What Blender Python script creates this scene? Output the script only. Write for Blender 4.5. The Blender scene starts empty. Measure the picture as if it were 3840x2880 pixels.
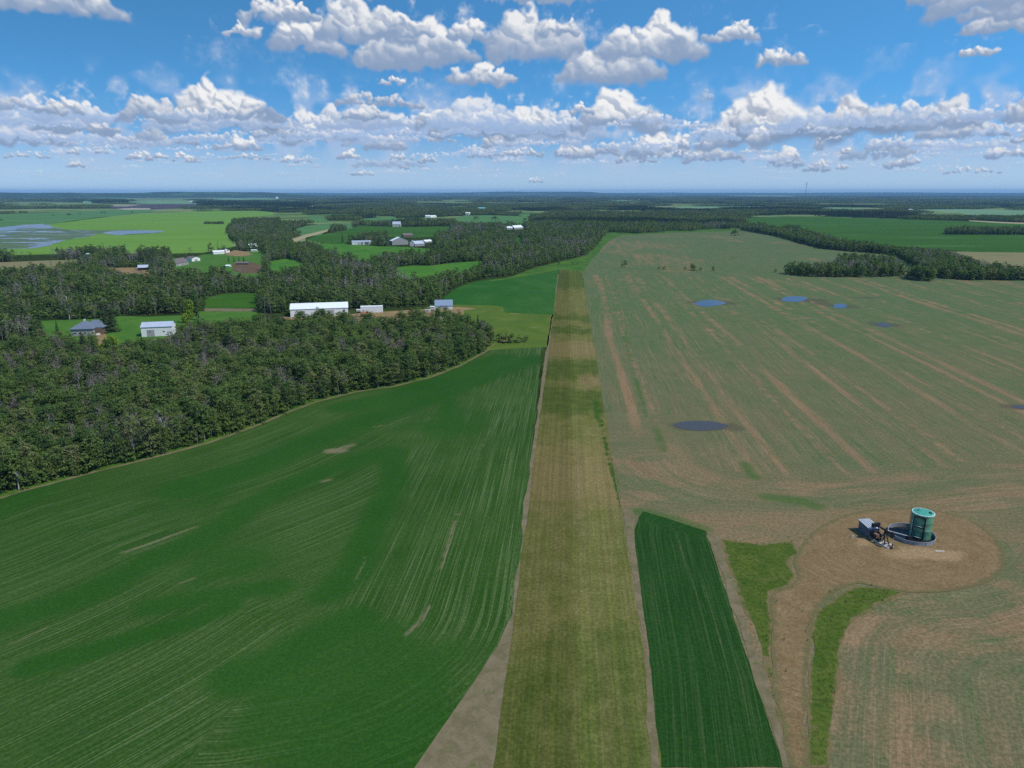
import bpy, math, random, time
import numpy as np
from mathutils import Vector, Matrix
from mathutils.geometry import delaunay_2d_cdt

T0 = time.time()
random.seed(7)
RNG = np.random.default_rng(11)
SC = bpy.context.scene
COL = SC.collection
R = math.radians

# ------------------------------------------------------------------ camera geometry
# full = pixel coordinates of the 3840 x 2880 photograph; y = strip direction, z up, metres
FPX = 1920 / math.tan(R(36)); PIT = R(15.2); PSI = R(4.49); CAMH = 100.0
FW = np.array([-math.sin(PSI), math.cos(PSI)]); RT = np.array([math.cos(PSI), math.sin(PSI)])

def G(px, py, h=0.0):
    """point of the plane z = h seen at photograph pixel (px, py)"""
    xc = (px - 1920) / FPX; yc = (1440 - py) / FPX
    hf = math.cos(PIT) + yc * math.sin(PIT); dz = -math.sin(PIT) + yc * math.cos(PIT)
    t = (CAMH - h) / -dz
    return (float((FW[0] * hf + RT[0] * xc) * t), float((FW[1] * hf + RT[1] * xc) * t))

def GG(pts):
    return [G(*p) for p in pts]

def proj(P):
    P = np.asarray(P, float); P = P.reshape(-1, P.shape[-1])
    z = P[:, 2] if P.shape[1] > 2 else np.zeros(len(P))
    fwd = P[:, 0] * FW[0] + P[:, 1] * FW[1]; xr = P[:, 0] * RT[0] + P[:, 1] * RT[1]; dz = z - CAMH
    zc = fwd * math.cos(PIT) - dz * math.sin(PIT); yc = fwd * math.sin(PIT) + dz * math.cos(PIT)
    zc = np.where(zc < 1, 1, zc)
    return 1920 + FPX * xr / zc, 1440 - FPX * yc / zc, zc

def mpp(px, py):
    g = G(px, py); return float(proj([g])[2][0]) / FPX

def dep(px, py):
    g = G(px, py); return math.atan2(CAMH, math.hypot(*g))

# ------------------------------------------------------------------ tagging
def tag(o, label=None, cat=None, group=None, kind=None):
    if label: o['label'] = label
    if cat: o['category'] = cat
    if group: o['group'] = group
    if kind: o['kind'] = kind
    return o

def empty(name, loc, rz=0.0):
    o = bpy.data.objects.new(name, None); COL.objects.link(o)
    o.location = loc; o.rotation_euler = (0, 0, rz); o.empty_display_size = 0.5
    return o

def link(name, me, parent=None):
    o = bpy.data.objects.new(name, me); COL.objects.link(o)
    if parent is not None: o.parent = parent
    return o

# ------------------------------------------------------------------ node helpers
def lin(c):
    return tuple(((v / 255 + 0.055) / 1.055) ** 2.4 if v > 10 else v / 255 / 12.92 for v in c)

def col(r, g, b, k=0.8):
    """base colour from an sRGB triple as it would read in sunlight"""
    q = lin((r, g, b)); return (q[0] * k, q[1] * k, max(q[2] * k * 0.93 - 0.0035, 0.004), 1.0)

class NT:
    def __init__(s, nt): s.nt = nt; s.geo = None
    def n(s, t, ins=None, **pr):
        nd = s.nt.nodes.new(t)
        for k, v in pr.items(): setattr(nd, k, v)
        for k, v in (ins or {}).items(): s.put(nd.inputs[k], v)
        return nd
    def put(s, sock, v):
        if hasattr(v, 'is_output'): s.nt.links.new(v, sock)
        else: sock.default_value = v
    def m(s, op, a, b=None, c=None, clamp=False):
        nd = s.nt.nodes.new('ShaderNodeMath'); nd.operation = op; nd.use_clamp = clamp
        for i, v in enumerate((a, b, c)):
            if v is not None: s.put(nd.inputs[i], v)
        return nd.outputs[0]
    def mix(s, f, a, b, bt='MIX'):
        nd = s.nt.nodes.new('ShaderNodeMix'); nd.data_type = 'RGBA'; nd.blend_type = bt
        s.put(nd.inputs[0], f); s.put(nd.inputs[6], a); s.put(nd.inputs[7], b)
        return nd.outputs[2]
    def ss(s, v, lo, hi, a=0.0, b=1.0):
        nd = s.nt.nodes.new('ShaderNodeMapRange'); nd.interpolation_type = 'SMOOTHSTEP'
        s.put(nd.inputs[0], v)
        for i, q in enumerate((lo, hi, a, b)): nd.inputs[i + 1].default_value = q
        return nd.outputs[0]
    def pos(s):
        if s.geo is None: s.geo = s.nt.nodes.new('ShaderNodeNewGeometry')
        return s.geo.outputs['Position']
    def vec(s, x, y, z=0.0):
        nd = s.nt.nodes.new('ShaderNodeCombineXYZ')
        for i, v in enumerate((x, y, z)): s.put(nd.inputs[i], v)
        return nd.outputs[0]
    def xyz(s, v):
        nd = s.nt.nodes.new('ShaderNodeSeparateXYZ'); s.put(nd.inputs[0], v); return nd.outputs
    def scale(s, v, k):
        nd = s.nt.nodes.new('ShaderNodeVectorMath'); nd.operation = 'MULTIPLY'
        s.put(nd.inputs[0], v); nd.inputs[1].default_value = k; return nd.outputs[0]
    def noise(s, v, sc, det=3.0, rough=0.55, dist=0.0):
        nd = s.nt.nodes.new('ShaderNodeTexNoise')
        if v is not None: s.put(nd.inputs['Vector'], v)
        nd.inputs['Scale'].default_value = sc; nd.inputs['Detail'].default_value = det
        nd.inputs['Roughness'].default_value = rough; nd.inputs['Distortion'].default_value = dist
        return nd.outputs[0]
    def at(s, name):
        nd = s.nt.nodes.new('ShaderNodeAttribute'); nd.attribute_name = name; return nd.outputs['Fac']

def newmat(name):
    m = bpy.data.materials.new(name); m.use_nodes = True; m.node_tree.nodes.clear()
    t = NT(m.node_tree); out = t.n('ShaderNodeOutputMaterial'); return m, t, out

def finish(t, out, c, rough=0.9, spec=0.15, bump=None, metal=0.0):
    b = t.n('ShaderNodeBsdfPrincipled')
    t.put(b.inputs['Base Color'], c); t.put(b.inputs['Roughness'], rough)
    b.inputs['Specular IOR Level'].default_value = spec; t.put(b.inputs['Metallic'], metal)
    if bump is not None:
        h, strength, dist = bump
        bn = t.n('ShaderNodeBump', {'Height': h}); bn.inputs['Strength'].default_value = strength; bn.inputs['Distance'].default_value = dist
        t.nt.links.new(bn.outputs[0], b.inputs['Normal'])
    t.nt.links.new(b.outputs[0], out.inputs[0])
    return b

# ------------------------------------------------------------------ geometry of fields
def inpoly(P, poly):
    P = np.asarray(P); x, y = P[:, 0], P[:, 1]; ins = np.zeros(len(P), bool)
    n = len(poly); j = n - 1
    for i in range(n):
        xi, yi = poly[i]; xj, yj = poly[j]
        if yi != yj:
            c = ((yi > y) != (yj > y)) & (x < (xj - xi) * (y - yi) / (yj - yi) + xi)
            ins ^= c
        j = i
    return ins

def linedist(P, line):
    """distance to a polyline and arc length of the nearest point"""
    P = np.asarray(P, float)[:, :2]; best = np.full(len(P), 1e9); al = np.zeros(len(P)); acc = 0.0
    for a, b in zip(line[:-1], line[1:]):
        a = np.array(a); b = np.array(b); d = b - a; L = math.hypot(*d)
        if L < 1e-6: continue
        t = np.clip(((P - a) @ d) / L ** 2, 0, 1)
        q = np.hypot(P[:, 0] - a[0] - t * d[0], P[:, 1] - a[1] - t * d[1])
        k = q < best; best = np.where(k, q, best); al = np.where(k, acc + t * L, al); acc += L
    return best, al

def smooth(x, lo, hi):
    t = np.clip((x - lo) / (hi - lo), 0, 1); return t * t * (3 - 2 * t)

def stroke(P, px_line, w, soft=0.5):
    d, _ = linedist(P, GG(px_line)); return 1 - smooth(d, w * (1 - soft), w * (1 + soft))

_g1 = RNG.random((256, 256))
def vnoise(x, y):
    xi = np.floor(x).astype(int); yi = np.floor(y).astype(int); fx = x - xi; fy = y - yi
    fx = fx * fx * (3 - 2 * fx); fy = fy * fy * (3 - 2 * fy)
    g = lambda a, b: _g1[a & 255, b & 255]
    return (g(xi, yi) * (1 - fx) + g(xi + 1, yi) * fx) * (1 - fy) + (g(xi, yi + 1) * (1 - fx) + g(xi + 1, yi + 1) * fx) * fy

def fbm(x, y, o=4):
    s = 0; a = 0.5; t = 0
    for k in range(o):
        s = s + a * vnoise(x * 2 ** k + 17.3 * k, y * 2 ** k - 9.1 * k); t += a; a *= 0.5
    return s / t

def densify(poly, step, jit, closed=True):
    out = []; n = len(poly)
    for i in range(n if closed else n - 1):
        a = np.array(poly[i]); b = np.array(poly[(i + 1) % n]); L = math.hypot(*(b - a)); k = max(1, int(L / step))
        for q in range(k):
            p = a + (b - a) * q / k
            if jit and q:
                ang = (fbm(np.array([p[0] / (step * 3)]), np.array([p[1] / (step * 3)]), 3)[0] - 0.5) * 4
                nrm = np.array([-(b - a)[1], (b - a)[0]]) / max(L, 1e-6); p = p + nrm * ang * jit
            out.append((float(p[0]), float(p[1])))
    return out

def spline(poly, k=4, closed=True):
    """round off a pixel outline (Catmull-Rom)"""
    n = len(poly); out = []
    for i in range(n if closed else n - 1):
        if closed: p = [np.array(poly[(i + q) % n]) for q in (-1, 0, 1, 2)]
        else: p = [np.array(poly[min(max(i + q, 0), n - 1)]) for q in (-1, 0, 1, 2)]
        for j in range(k):
            t = j / k
            v = 0.5 * (2 * p[1] + (p[2] - p[0]) * t + (2 * p[0] - 5 * p[1] + 4 * p[2] - p[3]) * t * t + (3 * p[1] - p[0] - 3 * p[2] + p[3]) * t ** 3)
            out.append(tuple(v))
    if not closed: out.append(tuple(poly[-1]))
    return out

def sheet(name, poly, z, mat, label, cat='field', cell=None, attrs=None, step=6.0, jit=0.0, kind='structure'):
    b = densify(poly, step, jit)
    pts = [Vector(p) for p in b]; nb = len(pts)
    if cell:
        P = np.array(b); lo = P.min(0); hi = P.max(0); gr = []
        for (y0, y1, c) in cell:
            ys = np.arange(max(lo[1], y0), min(hi[1], y1), c)
            if len(ys) == 0: continue
            xs = np.arange(lo[0], hi[0], c)
            X, Y = np.meshgrid(xs, ys); q = np.stack([X.ravel(), Y.ravel()], 1) + RNG.uniform(-.3, .3, (X.size, 2)) * c
            px, py, zc = proj(q); k = (px > -200) & (px < 4040) & (py < 3000)
            gr.append(q[k])
        gr = np.concatenate(gr); gr = gr[inpoly(gr, b)]
        pts += [Vector(p) for p in gr.tolist()]
    v, e, f, *_ = delaunay_2d_cdt(pts, [(i, (i + 1) % nb) for i in range(nb)], [], 1, 1e-4)
    me = bpy.data.meshes.new(name)
    V = np.array([(p[0], p[1], 0) for p in v])
    me.from_pydata([(p[0], p[1], z) for p in v], [], [tuple(q) for q in f])
    me.update()
    if me.polygons and me.polygons[0].normal.z < 0: me.flip_normals()
    if attrs:
        for k, a in attrs(V).items():
            at = me.attributes.new(k, 'FLOAT', 'POINT'); at.data.foreach_set('value', np.asarray(a, np.float32))
    me.materials.append(mat)
    o = link(name, me); tag(o, label, cat, kind=kind)
    return o

# ------------------------------------------------------------------ mesh builder
class MB:
    def __init__(s): s.v = []; s.f = []
    def add(s, vs, fs, M=None):
        o = len(s.v); s.v += [tuple(M @ Vector(p)) if M else tuple(p) for p in vs]; s.f += [tuple(i + o for i in q) for q in fs]; return s
    def box(s, x0, x1, y0, y1, z0, z1, M=None):
        return s.add([(x0, y0, z0), (x1, y0, z0), (x1, y1, z0), (x0, y1, z0), (x0, y0, z1), (x1, y0, z1), (x1, y1, z1), (x0, y1, z1)],
                     [(3, 2, 1, 0), (4, 5, 6, 7), (0, 1, 5, 4), (1, 2, 6, 5), (2, 3, 7, 6), (3, 0, 4, 7)], M)
    def bar(s, a, b, w, h=None):
        """square bar from a to b"""
        a = Vector(a); b = Vector(b); d = (b - a); L = d.length; h = h or w
        q = d.to_track_quat('Z', 'Y').to_matrix().to_4x4(); q.translation = a
        return s.box(-w / 2, w / 2, -h / 2, h / 2, 0, L, q)
    def tube(s, path, rad, n=8, cap=True):
        rings = []; o = len(s.v); path = [Vector(p) for p in path]; m = len(path)
        for i, p in enumerate(path):
            d = (path[min(i + 1, m - 1)] - path[max(i - 1, 0)]).normalized(); q = d.to_track_quat('Z', 'Y')
            r = rad[i] if isinstance(rad, (list, tuple)) else rad
            for k in range(n): s.v.append(tuple(p + q @ Vector((r * math.cos(2 * math.pi * k / n), r * math.sin(2 * math.pi * k / n), 0))))
        for i in range(m - 1):
            for k in range(n): s.f.append((o + i * n + k, o + i * n + (k + 1) % n, o + (i + 1) * n + (k + 1) % n, o + (i + 1) * n + k))
        if cap:
            s.f.append(tuple(o + k for k in reversed(range(n)))); s.f.append(tuple(o + (m - 1) * n + k for k in range(n)))
        return s
    def lathe(s, prof, n=32, c=(0, 0, 0)):
        o = len(s.v); m = len(prof)
        for r, z in prof:
            for k in range(n): s.v.append((c[0] + r * math.cos(2 * math.pi * k / n), c[1] + r * math.sin(2 * math.pi * k / n), c[2] + z))
        for i in range(m - 1):
            for k in range(n): s.f.append((o + i * n + k, o + i * n + (k + 1) % n, o + (i + 1) * n + (k + 1) % n, o + (i + 1) * n + k))
        return s
    def poly_prism(s, pts, M0, d):
        """pts in the xz plane, extruded along y by d"""
        n = len(pts); vs = [(x, 0, z) for x, z in pts] + [(x, d, z) for x, z in pts]
        fs = [tuple(range(n)), tuple(reversed(range(n, 2 * n)))] + [((i + 1) % n, i, n + i, n + (i + 1) % n) for i in range(n)]
        return s.add(vs, fs, M0)
    def build(s, name, mat, parent=None, smooth=False):
        me = bpy.data.meshes.new(name); me.from_pydata(s.v, [], s.f); me.materials.append(mat); me.update()
        if smooth: me.polygons.foreach_set('use_smooth', [True] * len(me.polygons))
        return link(name, me, parent)

# ------------------------------------------------------------------ materials
def mat_plain(name, c, rough=0.7, spec=0.3, var=0.15, sc=0.6, metal=0.0, ribs=None):
    m, t, out = newmat(name)
    tc = t.n('ShaderNodeTexCoord').outputs['Object']
    nz = t.noise(tc, sc, 4, 0.6)
    d = tuple(v * (1 - var) for v in c[:3]) + (1,); e = tuple(min(1, v * (1 + var)) for v in c[:3]) + (1,)
    cc = t.mix(t.ss(nz, 0.3, 0.7), d, e); bump = None
    if ribs:
        ax, freq = ribs
        w = t.m('SINE', t.m('MULTIPLY', t.xyz(tc)[ax], freq)); bump = (w, 0.6, 0.05)
        cc = t.mix(t.ss(w, 0.5, 1.0, 0, 0.25), cc, d)
    finish(t, out, cc, rough, spec, bump, metal); return m

M = {}
def build_materials():
    M['white'] = mat_plain('white_metal_siding', (0.80, 0.80, 0.79, 1), 0.5, 0.4, 0.05, ribs=(0, 8))
    M['cream'] = mat_plain('pale_siding', (0.58, 0.55, 0.47, 1), 0.7, 0.3, 0.1)
    M['grey_wall'] = mat_plain('grey_siding', (0.30, 0.30, 0.29, 1), 0.7, 0.3, 0.1)
    M['brown_wall'] = mat_plain('brown_boards', (0.16, 0.11, 0.08, 1), 0.8, 0.2, 0.25)
    M['dark_wall'] = mat_plain('painted_opening_shade', (0.02, 0.02, 0.02, 1), 0.9, 0.1)  # near-black colour painted in for the shade inside open fronts and doorways
    M['roof_grey'] = mat_plain('grey_metal_roof', (0.42, 0.46, 0.54, 1), 0.45, 0.5, 0.08, ribs=(0, 7))
    M['roof_blue'] = mat_plain('blue_grey_shingle_roof', (0.13, 0.16, 0.21, 1), 0.8, 0.3, 0.2, 1.5)
    M['roof_steel'] = mat_plain('blue_grey_metal_roof', (0.20, 0.26, 0.35, 1), 0.5, 0.5, 0.08, ribs=(0, 7))
    M['roof_white'] = mat_plain('white_metal_roof', (0.78, 0.80, 0.80, 1), 0.4, 0.5, 0.05, ribs=(0, 7))
    M['roof_brown'] = mat_plain('brown_shingle_roof', (0.15, 0.125, 0.12, 1), 0.85, 0.2, 0.2, 1.5)
    M['roof_red'] = mat_plain('red_shed_roof', (0.36, 0.14, 0.10, 1), 0.8, 0.2, 0.2)
    M['roof_teal'] = mat_plain('teal_metal_roof', (0.12, 0.42, 0.44, 1), 0.5, 0.4, 0.1)
    M['door'] = mat_plain('grey_door', (0.34, 0.34, 0.35, 1), 0.6, 0.3, 0.08)
    M['glass'] = mat_plain('window_glass', (0.03, 0.04, 0.05, 1), 0.1, 0.6, 0.1)
    M['tank'] = mat_plain('green_tank_paint', (0.105, 0.27, 0.17, 1), 0.38, 0.5, 0.22, 0.9)
    M['tank_top'] = mat_plain('teal_tank_roof_paint', (0.055, 0.30, 0.205, 1), 0.45, 0.5, 0.2, 1.2)
    M['tank_rim'] = mat_plain('pale_worn_tank_rim', (0.42, 0.58, 0.52, 1), 0.5, 0.4, 0.25, 2.0)
    M['galv'] = mat_plain('galvanised_steel', (0.23, 0.245, 0.28, 1), 0.45, 0.5, 0.12, 0.8)
    M['shed'] = mat_plain('grey_steel_shed', (0.105, 0.118, 0.14, 1), 0.55, 0.4, 0.12)
    M['black'] = mat_plain('black_machinery', (0.012, 0.012, 0.014, 1), 0.5, 0.4, 0.3, 2.0)
    M['rust'] = mat_plain('rusty_brown_steel', (0.16, 0.10, 0.075, 1), 0.8, 0.2, 0.4, 2.5)
    M['pale_steel'] = mat_plain('pale_steel', (0.55, 0.54, 0.52, 1), 0.5, 0.4, 0.1)
    M['dark_green_steel'] = mat_plain('dark_green_steel', (0.03, 0.09, 0.065, 1), 0.5, 0.4, 0.2)
    M['wood'] = mat_plain('weathered_pale_wood', (0.5, 0.45, 0.38, 1), 0.9, 0.1, 0.2)
    M['mast'] = mat_plain('mast_steel', (0.10, 0.10, 0.11, 1), 0.6, 0.3, 0.1)

    def leaf(name, a, b, c, trans=0.25):
        m, t, out = newmat(name)
        oi = t.n('ShaderNodeObjectInfo').outputs['Random']
        tc = t.n('ShaderNodeTexCoord').outputs['Object']
        nz = t.noise(tc, 0.9, 2, 0.6)
        c1 = t.mix(t.ss(oi, 0.0, 0.75), a, b); c1 = t.mix(t.ss(oi, 0.78, 1.0, 0, 0.8), c1, c)
        c2 = t.mix(t.ss(nz, 0.35, 0.7, 0, 0.55), c1, t.mix(1.0, c1, (1.9, 1.75, 1.6, 1), 'MULTIPLY'))
        g = t.at('tint'); c3 = t.mix(t.m('MULTIPLY', g, 0.6), c2, t.mix(1.0, c2, (0.6, 0.63, 0.6, 1), 'MULTIPLY'))
        d = t.n('ShaderNodeBsdfDiffuse', {'Color': c3}); tr = t.n('ShaderNodeBsdfTranslucent', {'Color': t.mix(1.0, c3, (1.25, 1.3, 0.7, 1), 'MULTIPLY')})
        mx = t.n('ShaderNodeMixShader', {0: trans}); t.nt.links.new(d.outputs[0], mx.inputs[1]); t.nt.links.new(tr.outputs[0], mx.inputs[2])
        t.nt.links.new(mx.outputs[0], out.inputs[0]); return m
    M['leaf'] = leaf('aspen_leaves', (0.070, 0.124, 0.040, 1), (0.132, 0.192, 0.056, 1), (0.18, 0.19, 0.09, 1), 0.36)
    M['leaf_shrub'] = leaf('shrub_leaves', (0.070, 0.125, 0.030, 1), (0.105, 0.165, 0.045, 1), (0.13, 0.145, 0.06, 1))
    M['leaf_far'] = leaf('distant_leaves', (0.066, 0.106, 0.038, 1), (0.115, 0.155, 0.048, 1), (0.15, 0.15, 0.075, 1), 0.28)
    M['leaf_dry'] = leaf('dry_twigs', (0.085, 0.080, 0.066, 1), (0.13, 0.115, 0.10, 1), (0.11, 0.085, 0.085, 1), 0.1)
    M['needle'] = leaf('spruce_needles', (0.026, 0.046, 0.020, 1), (0.042, 0.068, 0.030, 1), (0.052, 0.07, 0.034, 1), 0.05)
    M['leaf_bright'] = leaf('yellow_green_leaves', (0.17, 0.25, 0.03, 1), (0.20, 0.28, 0.035, 1), (0.18, 0.24, 0.035, 1), 0.35)
    M['bark'] = mat_plain('pale_aspen_bark', (0.30, 0.285, 0.25, 1), 0.9, 0.1, 0.4, 1.5)
    M['bark_grey'] = mat_plain('grey_dead_bark', (0.34, 0.32, 0.30, 1), 0.9, 0.1, 0.3, 1.5)
    M['bark_white'] = mat_plain('pale_weathered_bark', (0.50, 0.50, 0.46, 1), 0.9, 0.1, 0.2, 1.5)
    M['bark_dark'] = mat_plain('dark_bark', (0.07, 0.055, 0.045, 1), 0.9, 0.1, 0.3, 1.5)

    # the wide land sheet: forest floor and far farmland
    m, t, out = newmat('land'); p = t.pos()
    a = t.noise(p, 0.0011, 5, 0.6); b = t.noise(p, 0.05, 4, 0.6)
    c = t.mix(t.ss(b, 0.3, 0.7), col(40, 52, 30), col(62, 76, 44))
    c = t.mix(t.ss(a, 0.53, 0.6, 0, 0.7), c, col(74, 108, 66))
    finish(t, out, c, 1.0, 0.0); M['land'] = m

    m, t, out = newmat('farmland'); p = t.pos(); op = t.at('open'); nn = t.noise(t.scale(p, (1, 1, 1)), 0.0016, 4, 0.6); n3 = t.noise(p, 0.02, 4, 0.6)
    c = t.mix(t.ss(nn, 0.4, 0.6), col(84, 112, 66), col(128, 142, 98)); c = t.mix(t.ss(t.noise(p, 0.003, 2, 0.5), 0.6, 0.64), c, col(136, 122, 100))
    c = t.mix(t.ss(op, 0.3, 0.7), t.mix(t.ss(n3, 0.3, 0.7), col(40, 52, 30), col(62, 76, 44)), c)
    finish(t, out, c, 1.0, 0.0); M['farmland'] = m

    def field(name, c1, c2, sc=0.02, fine=0.6, c3=None, stretch=(1, 1, 1), rough=0.95):
        m, t, out = newmat(name); p = t.scale(t.pos(), stretch)
        n1 = t.noise(p, sc, 5, 0.6, 0.6); n2 = t.noise(t.pos(), fine, 3, 0.7)
        c = t.mix(t.ss(t.m('ADD', n1, t.m('MULTIPLY', t.m('SUBTRACT', n2, 0.5), 0.5)), 0.3, 0.7), c1, c2)
        if c3: c = t.mix(t.ss(t.noise(p, sc * 1.7, 4, 0.6), 0.58, 0.72), c, c3)
        finish(t, out, c, rough, 0.05); return m
    M['grass'] = field('rough_grass', col(80, 104, 42), col(98, 116, 50), 0.03, 0.7, col(120, 118, 70))
    M['verge'] = field('green_verge', col(58, 96, 38), col(84, 116, 48), 0.03, 0.8, col(110, 122, 62))
    M['marsh_grass'] = field('marsh_grass', col(66, 116, 42), col(84, 128, 48), 0.02, 0.3, col(60, 90, 44))
    M['bright_field'] = field('bright_field', col(102, 142, 54), col(114, 150, 66), 0.006, 0.2, col(110, 144, 76), (0.35, 1.6, 1))
    M['mid_field'] = field('mid_green_field', col(76, 118, 70), col(92, 130, 78), 0.006, 0.1, None, (0.4, 1.5, 1))
    M['deep_field'] = field('deep_green_field', col(54, 92, 28), col(64, 102, 34), 0.006, 0.1, col(84, 124, 70), (0.3, 1.8, 1))
    M['far_field'] = field('pale_far_field', col(104, 140, 104), col(120, 150, 112), 0.003, 0.05)
    M['tan_field'] = field('tan_fallow_field', col(140, 124, 96), col(128, 128, 88), 0.012, 0.3, col(104, 118, 72), (0.4, 1.6, 1))
    M['dark_soil'] = field('dark_tilled_soil', col(86, 76, 84), col(74, 66, 72), 0.004, 0.1)
    M['pale_soil'] = field('pale_dry_soil', col(176, 166, 156), col(162, 152, 140), 0.01, 0.1)
    M['lawn'] = field('mown_lawn', col(70, 112, 44), col(84, 122, 52), 0.05, 0.8, col(104, 120, 62))
    M['dirt'] = field('bare_yard_dirt', col(158, 128, 98), col(138, 120, 84), 0.08, 0.9, col(110, 112, 66))
    M['gravel'] = field('gravel_road', col(176, 162, 130), col(158, 146, 116), 0.1, 0.9)
    M['soil_edge'] = field('bare_soil_margin', col(136, 120, 100), col(112, 104, 78), 0.25, 1.4, col(92, 106, 56))
    M['brown_mud'] = field('brown_mud', col(96, 78, 62), col(118, 98, 78), 0.08, 0.8)

    # crop rows: colour follows the drill rows carried by the sheet
    def crop(name, ga, gb, stripe, lushc, rowk=1.5, amt=1.0):
        m, t, out = newmat(name); p = t.pos()
        row = t.at('row'); al = t.at('along'); lush = t.at('lush'); bare = t.at('bare'); thin = t.at('thin')
        big = t.noise(p, 0.02, 4, 0.6); med = t.noise(p, 0.12, 4, 0.65); fine = t.noise(p, 1.3, 3, 0.7)
        rv = t.vec(t.m('MULTIPLY', row, rowk), t.m('MULTIPLY', al, 0.014))
        r1 = t.noise(rv, 1.0, 3, 0.75)
        rv2 = t.vec(t.m('MULTIPLY', row, 0.2), t.m('MULTIPLY', al, 0.012)); r2 = t.noise(rv2, 1.0, 4, 0.65)
        c = t.mix(t.ss(big, 0.3, 0.7), ga, gb)
        c = t.mix(t.ss(med, 0.35, 0.75, 0, 0.5), c, t.mix(1.0, c, (1.25, 1.15, 1.1, 1), 'MULTIPLY'))
        keep = t.m('SUBTRACT', 1.0, lush)
        f1 = t.m('MULTIPLY', t.ss(r1, 0.46, 0.66), t.ss(t.m('ADD', t.m('ADD', r2, t.m('MULTIPLY', thin, 0.4)), t.m('MULTIPLY', fine, 0.3)), 0.38, 0.95))
        f1 = t.m('MULTIPLY', t.m('MULTIPLY', f1, keep), amt, clamp=True)
        c = t.mix(f1, c, stripe)
        c = t.mix(t.m('MULTIPLY', t.ss(t.m('ADD', lush, t.m('MULTIPLY', t.m('SUBTRACT', med, 0.5), 0.9)), 0.1, 0.9), 0.5), c, t.mix(t.ss(fine, 0.3, 0.7), lushc, t.mix(1.0, lushc, (1.3, 1.2, 1.2, 1), 'MULTIPLY')))
        c = t.mix(t.ss(fine, 0.42, 0.58, 0.0, 0.55), c, t.mix(1.0, c, (0.5, 0.56, 0.5, 1), 'MULTIPLY')); c = t.mix(t.ss(t.noise(p, 0.55, 2, 0.6), 0.5, 0.75, 0, 0.45), c, t.mix(1.0, c, (1.5, 1.3, 1.4, 1), 'MULTIPLY'))
        edge = t.m('ADD', bare, t.m('MULTIPLY', t.m('SUBTRACT', t.m('ADD', fine, r1), 1.0), 0.8))
        c = t.mix(t.ss(edge, 0.25, 0.95, 0, 0.8), c, t.mix(med, col(150, 138, 112), col(112, 98, 78)))
        finish(t, out, c, 0.95, 0.05, (t.m('ADD', r1, fine), 0.35, 0.25)); return m
    M['crop'] = crop('green_crop', col(46, 82, 32), col(60, 92, 42), col(104, 122, 80), col(38, 88, 34), 2.1, 0.85)
    M['crop_block'] = crop('dark_green_crop', col(34, 72, 32), col(42, 80, 38), col(88, 108, 68), col(30, 78, 32), 1.9, 0.7)
    M['crop_upper'] = crop('upper_green_crop', col(46, 98, 38), col(58, 106, 46), col(90, 118, 66), col(40, 94, 34), 0.9, 0.5)

    # thin stubble field with bare wheel bands
    m, t, out = newmat('thin_stubble'); p = t.pos()
    row = t.at('row'); al = t.at('along'); bare = t.at('bare'); lush = t.at('lush'); wet = t.at('wet')
    rv = t.vec(t.m('MULTIPLY', row, 1.5), t.m('MULTIPLY', al, 0.03)); r1 = t.noise(rv, 1.0, 3, 0.75)
    rv2 = t.vec(t.m('MULTIPLY', row, 0.11), t.m('MULTIPLY', al, 0.009)); r2 = t.noise(rv2, 1.0, 5, 0.65, 0.3)
    rv3 = t.vec(t.m('MULTIPLY', row, 0.35), t.m('MULTIPLY', al, 0.02)); r3 = t.noise(rv3, 1.0, 4, 0.7)
    big = t.noise(p, 0.012, 5, 0.6); med = t.noise(p, 0.1, 4, 0.65); fine = t.noise(p, 1.1, 3, 0.75)
    farf = t.at('far'); c = t.mix(t.ss(t.m('ADD', big, t.m('MULTIPLY', t.m('SUBTRACT', farf, 0.5), 0.25)), 0.3, 0.7), col(116, 112, 84), col(98, 112, 78)); c = t.mix(t.m('MULTIPLY', farf, 0.6), c, col(88, 114, 78))
    c = t.mix(t.ss(r3, 0.47, 0.7, 0, 0.62), c, col(74, 108, 64))
    c = t.mix(t.ss(med, 0.4, 0.75, 0, 0.5), c, col(126, 122, 92))
    c = t.mix(t.ss(r1, 0.5, 0.75, 0, 0.65), c, col(146, 136, 104))
    b1 = t.m('ADD', t.m('MULTIPLY', bare, 0.85), t.m('MULTIPLY', t.m('SUBTRACT', r2, 0.5), 1.3))
    b1 = t.m('ADD', b1, t.m('MULTIPLY', t.m('SUBTRACT', t.m('ADD', r1, fine), 1.0), 0.5))
    soil = t.mix(t.ss(big, 0.35, 0.65), col(154, 120, 94), col(142, 114, 90)); soil = t.mix(t.ss(r1, 0.4, 0.7, 0, 0.6), soil, col(168, 144, 116))
    c = t.mix(t.ss(b1, 0.12, 0.72, 0, 0.9), c, soil)
    r4 = t.noise(t.vec(t.m('MULTIPLY', row, 0.55), t.m('MULTIPLY', al, 0.008)), 1.0, 4, 0.7)
    c = t.mix(t.ss(t.m('ADD', r4, t.m('MULTIPLY', t.m('SUBTRACT', fine, 0.5), 0.3)), 0.53, 0.72, 0, 0.7), c, soil)
    c = t.mix(t.ss(t.m('ADD', lush, t.m('MULTIPLY', t.m('SUBTRACT', fine, 0.5), 0.8)), 0.35, 0.8, 0, 0.6), c, col(66, 106, 50))
    c = t.mix(t.ss(t.m('ADD', wet, t.m('MULTIPLY', t.m('SUBTRACT', t.m('ADD', med, t.m('MULTIPLY', r3, 0.7)), 0.85), 1.6)), 0.4, 1.0, 0, 0.62), c, col(92, 84, 74))
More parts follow.
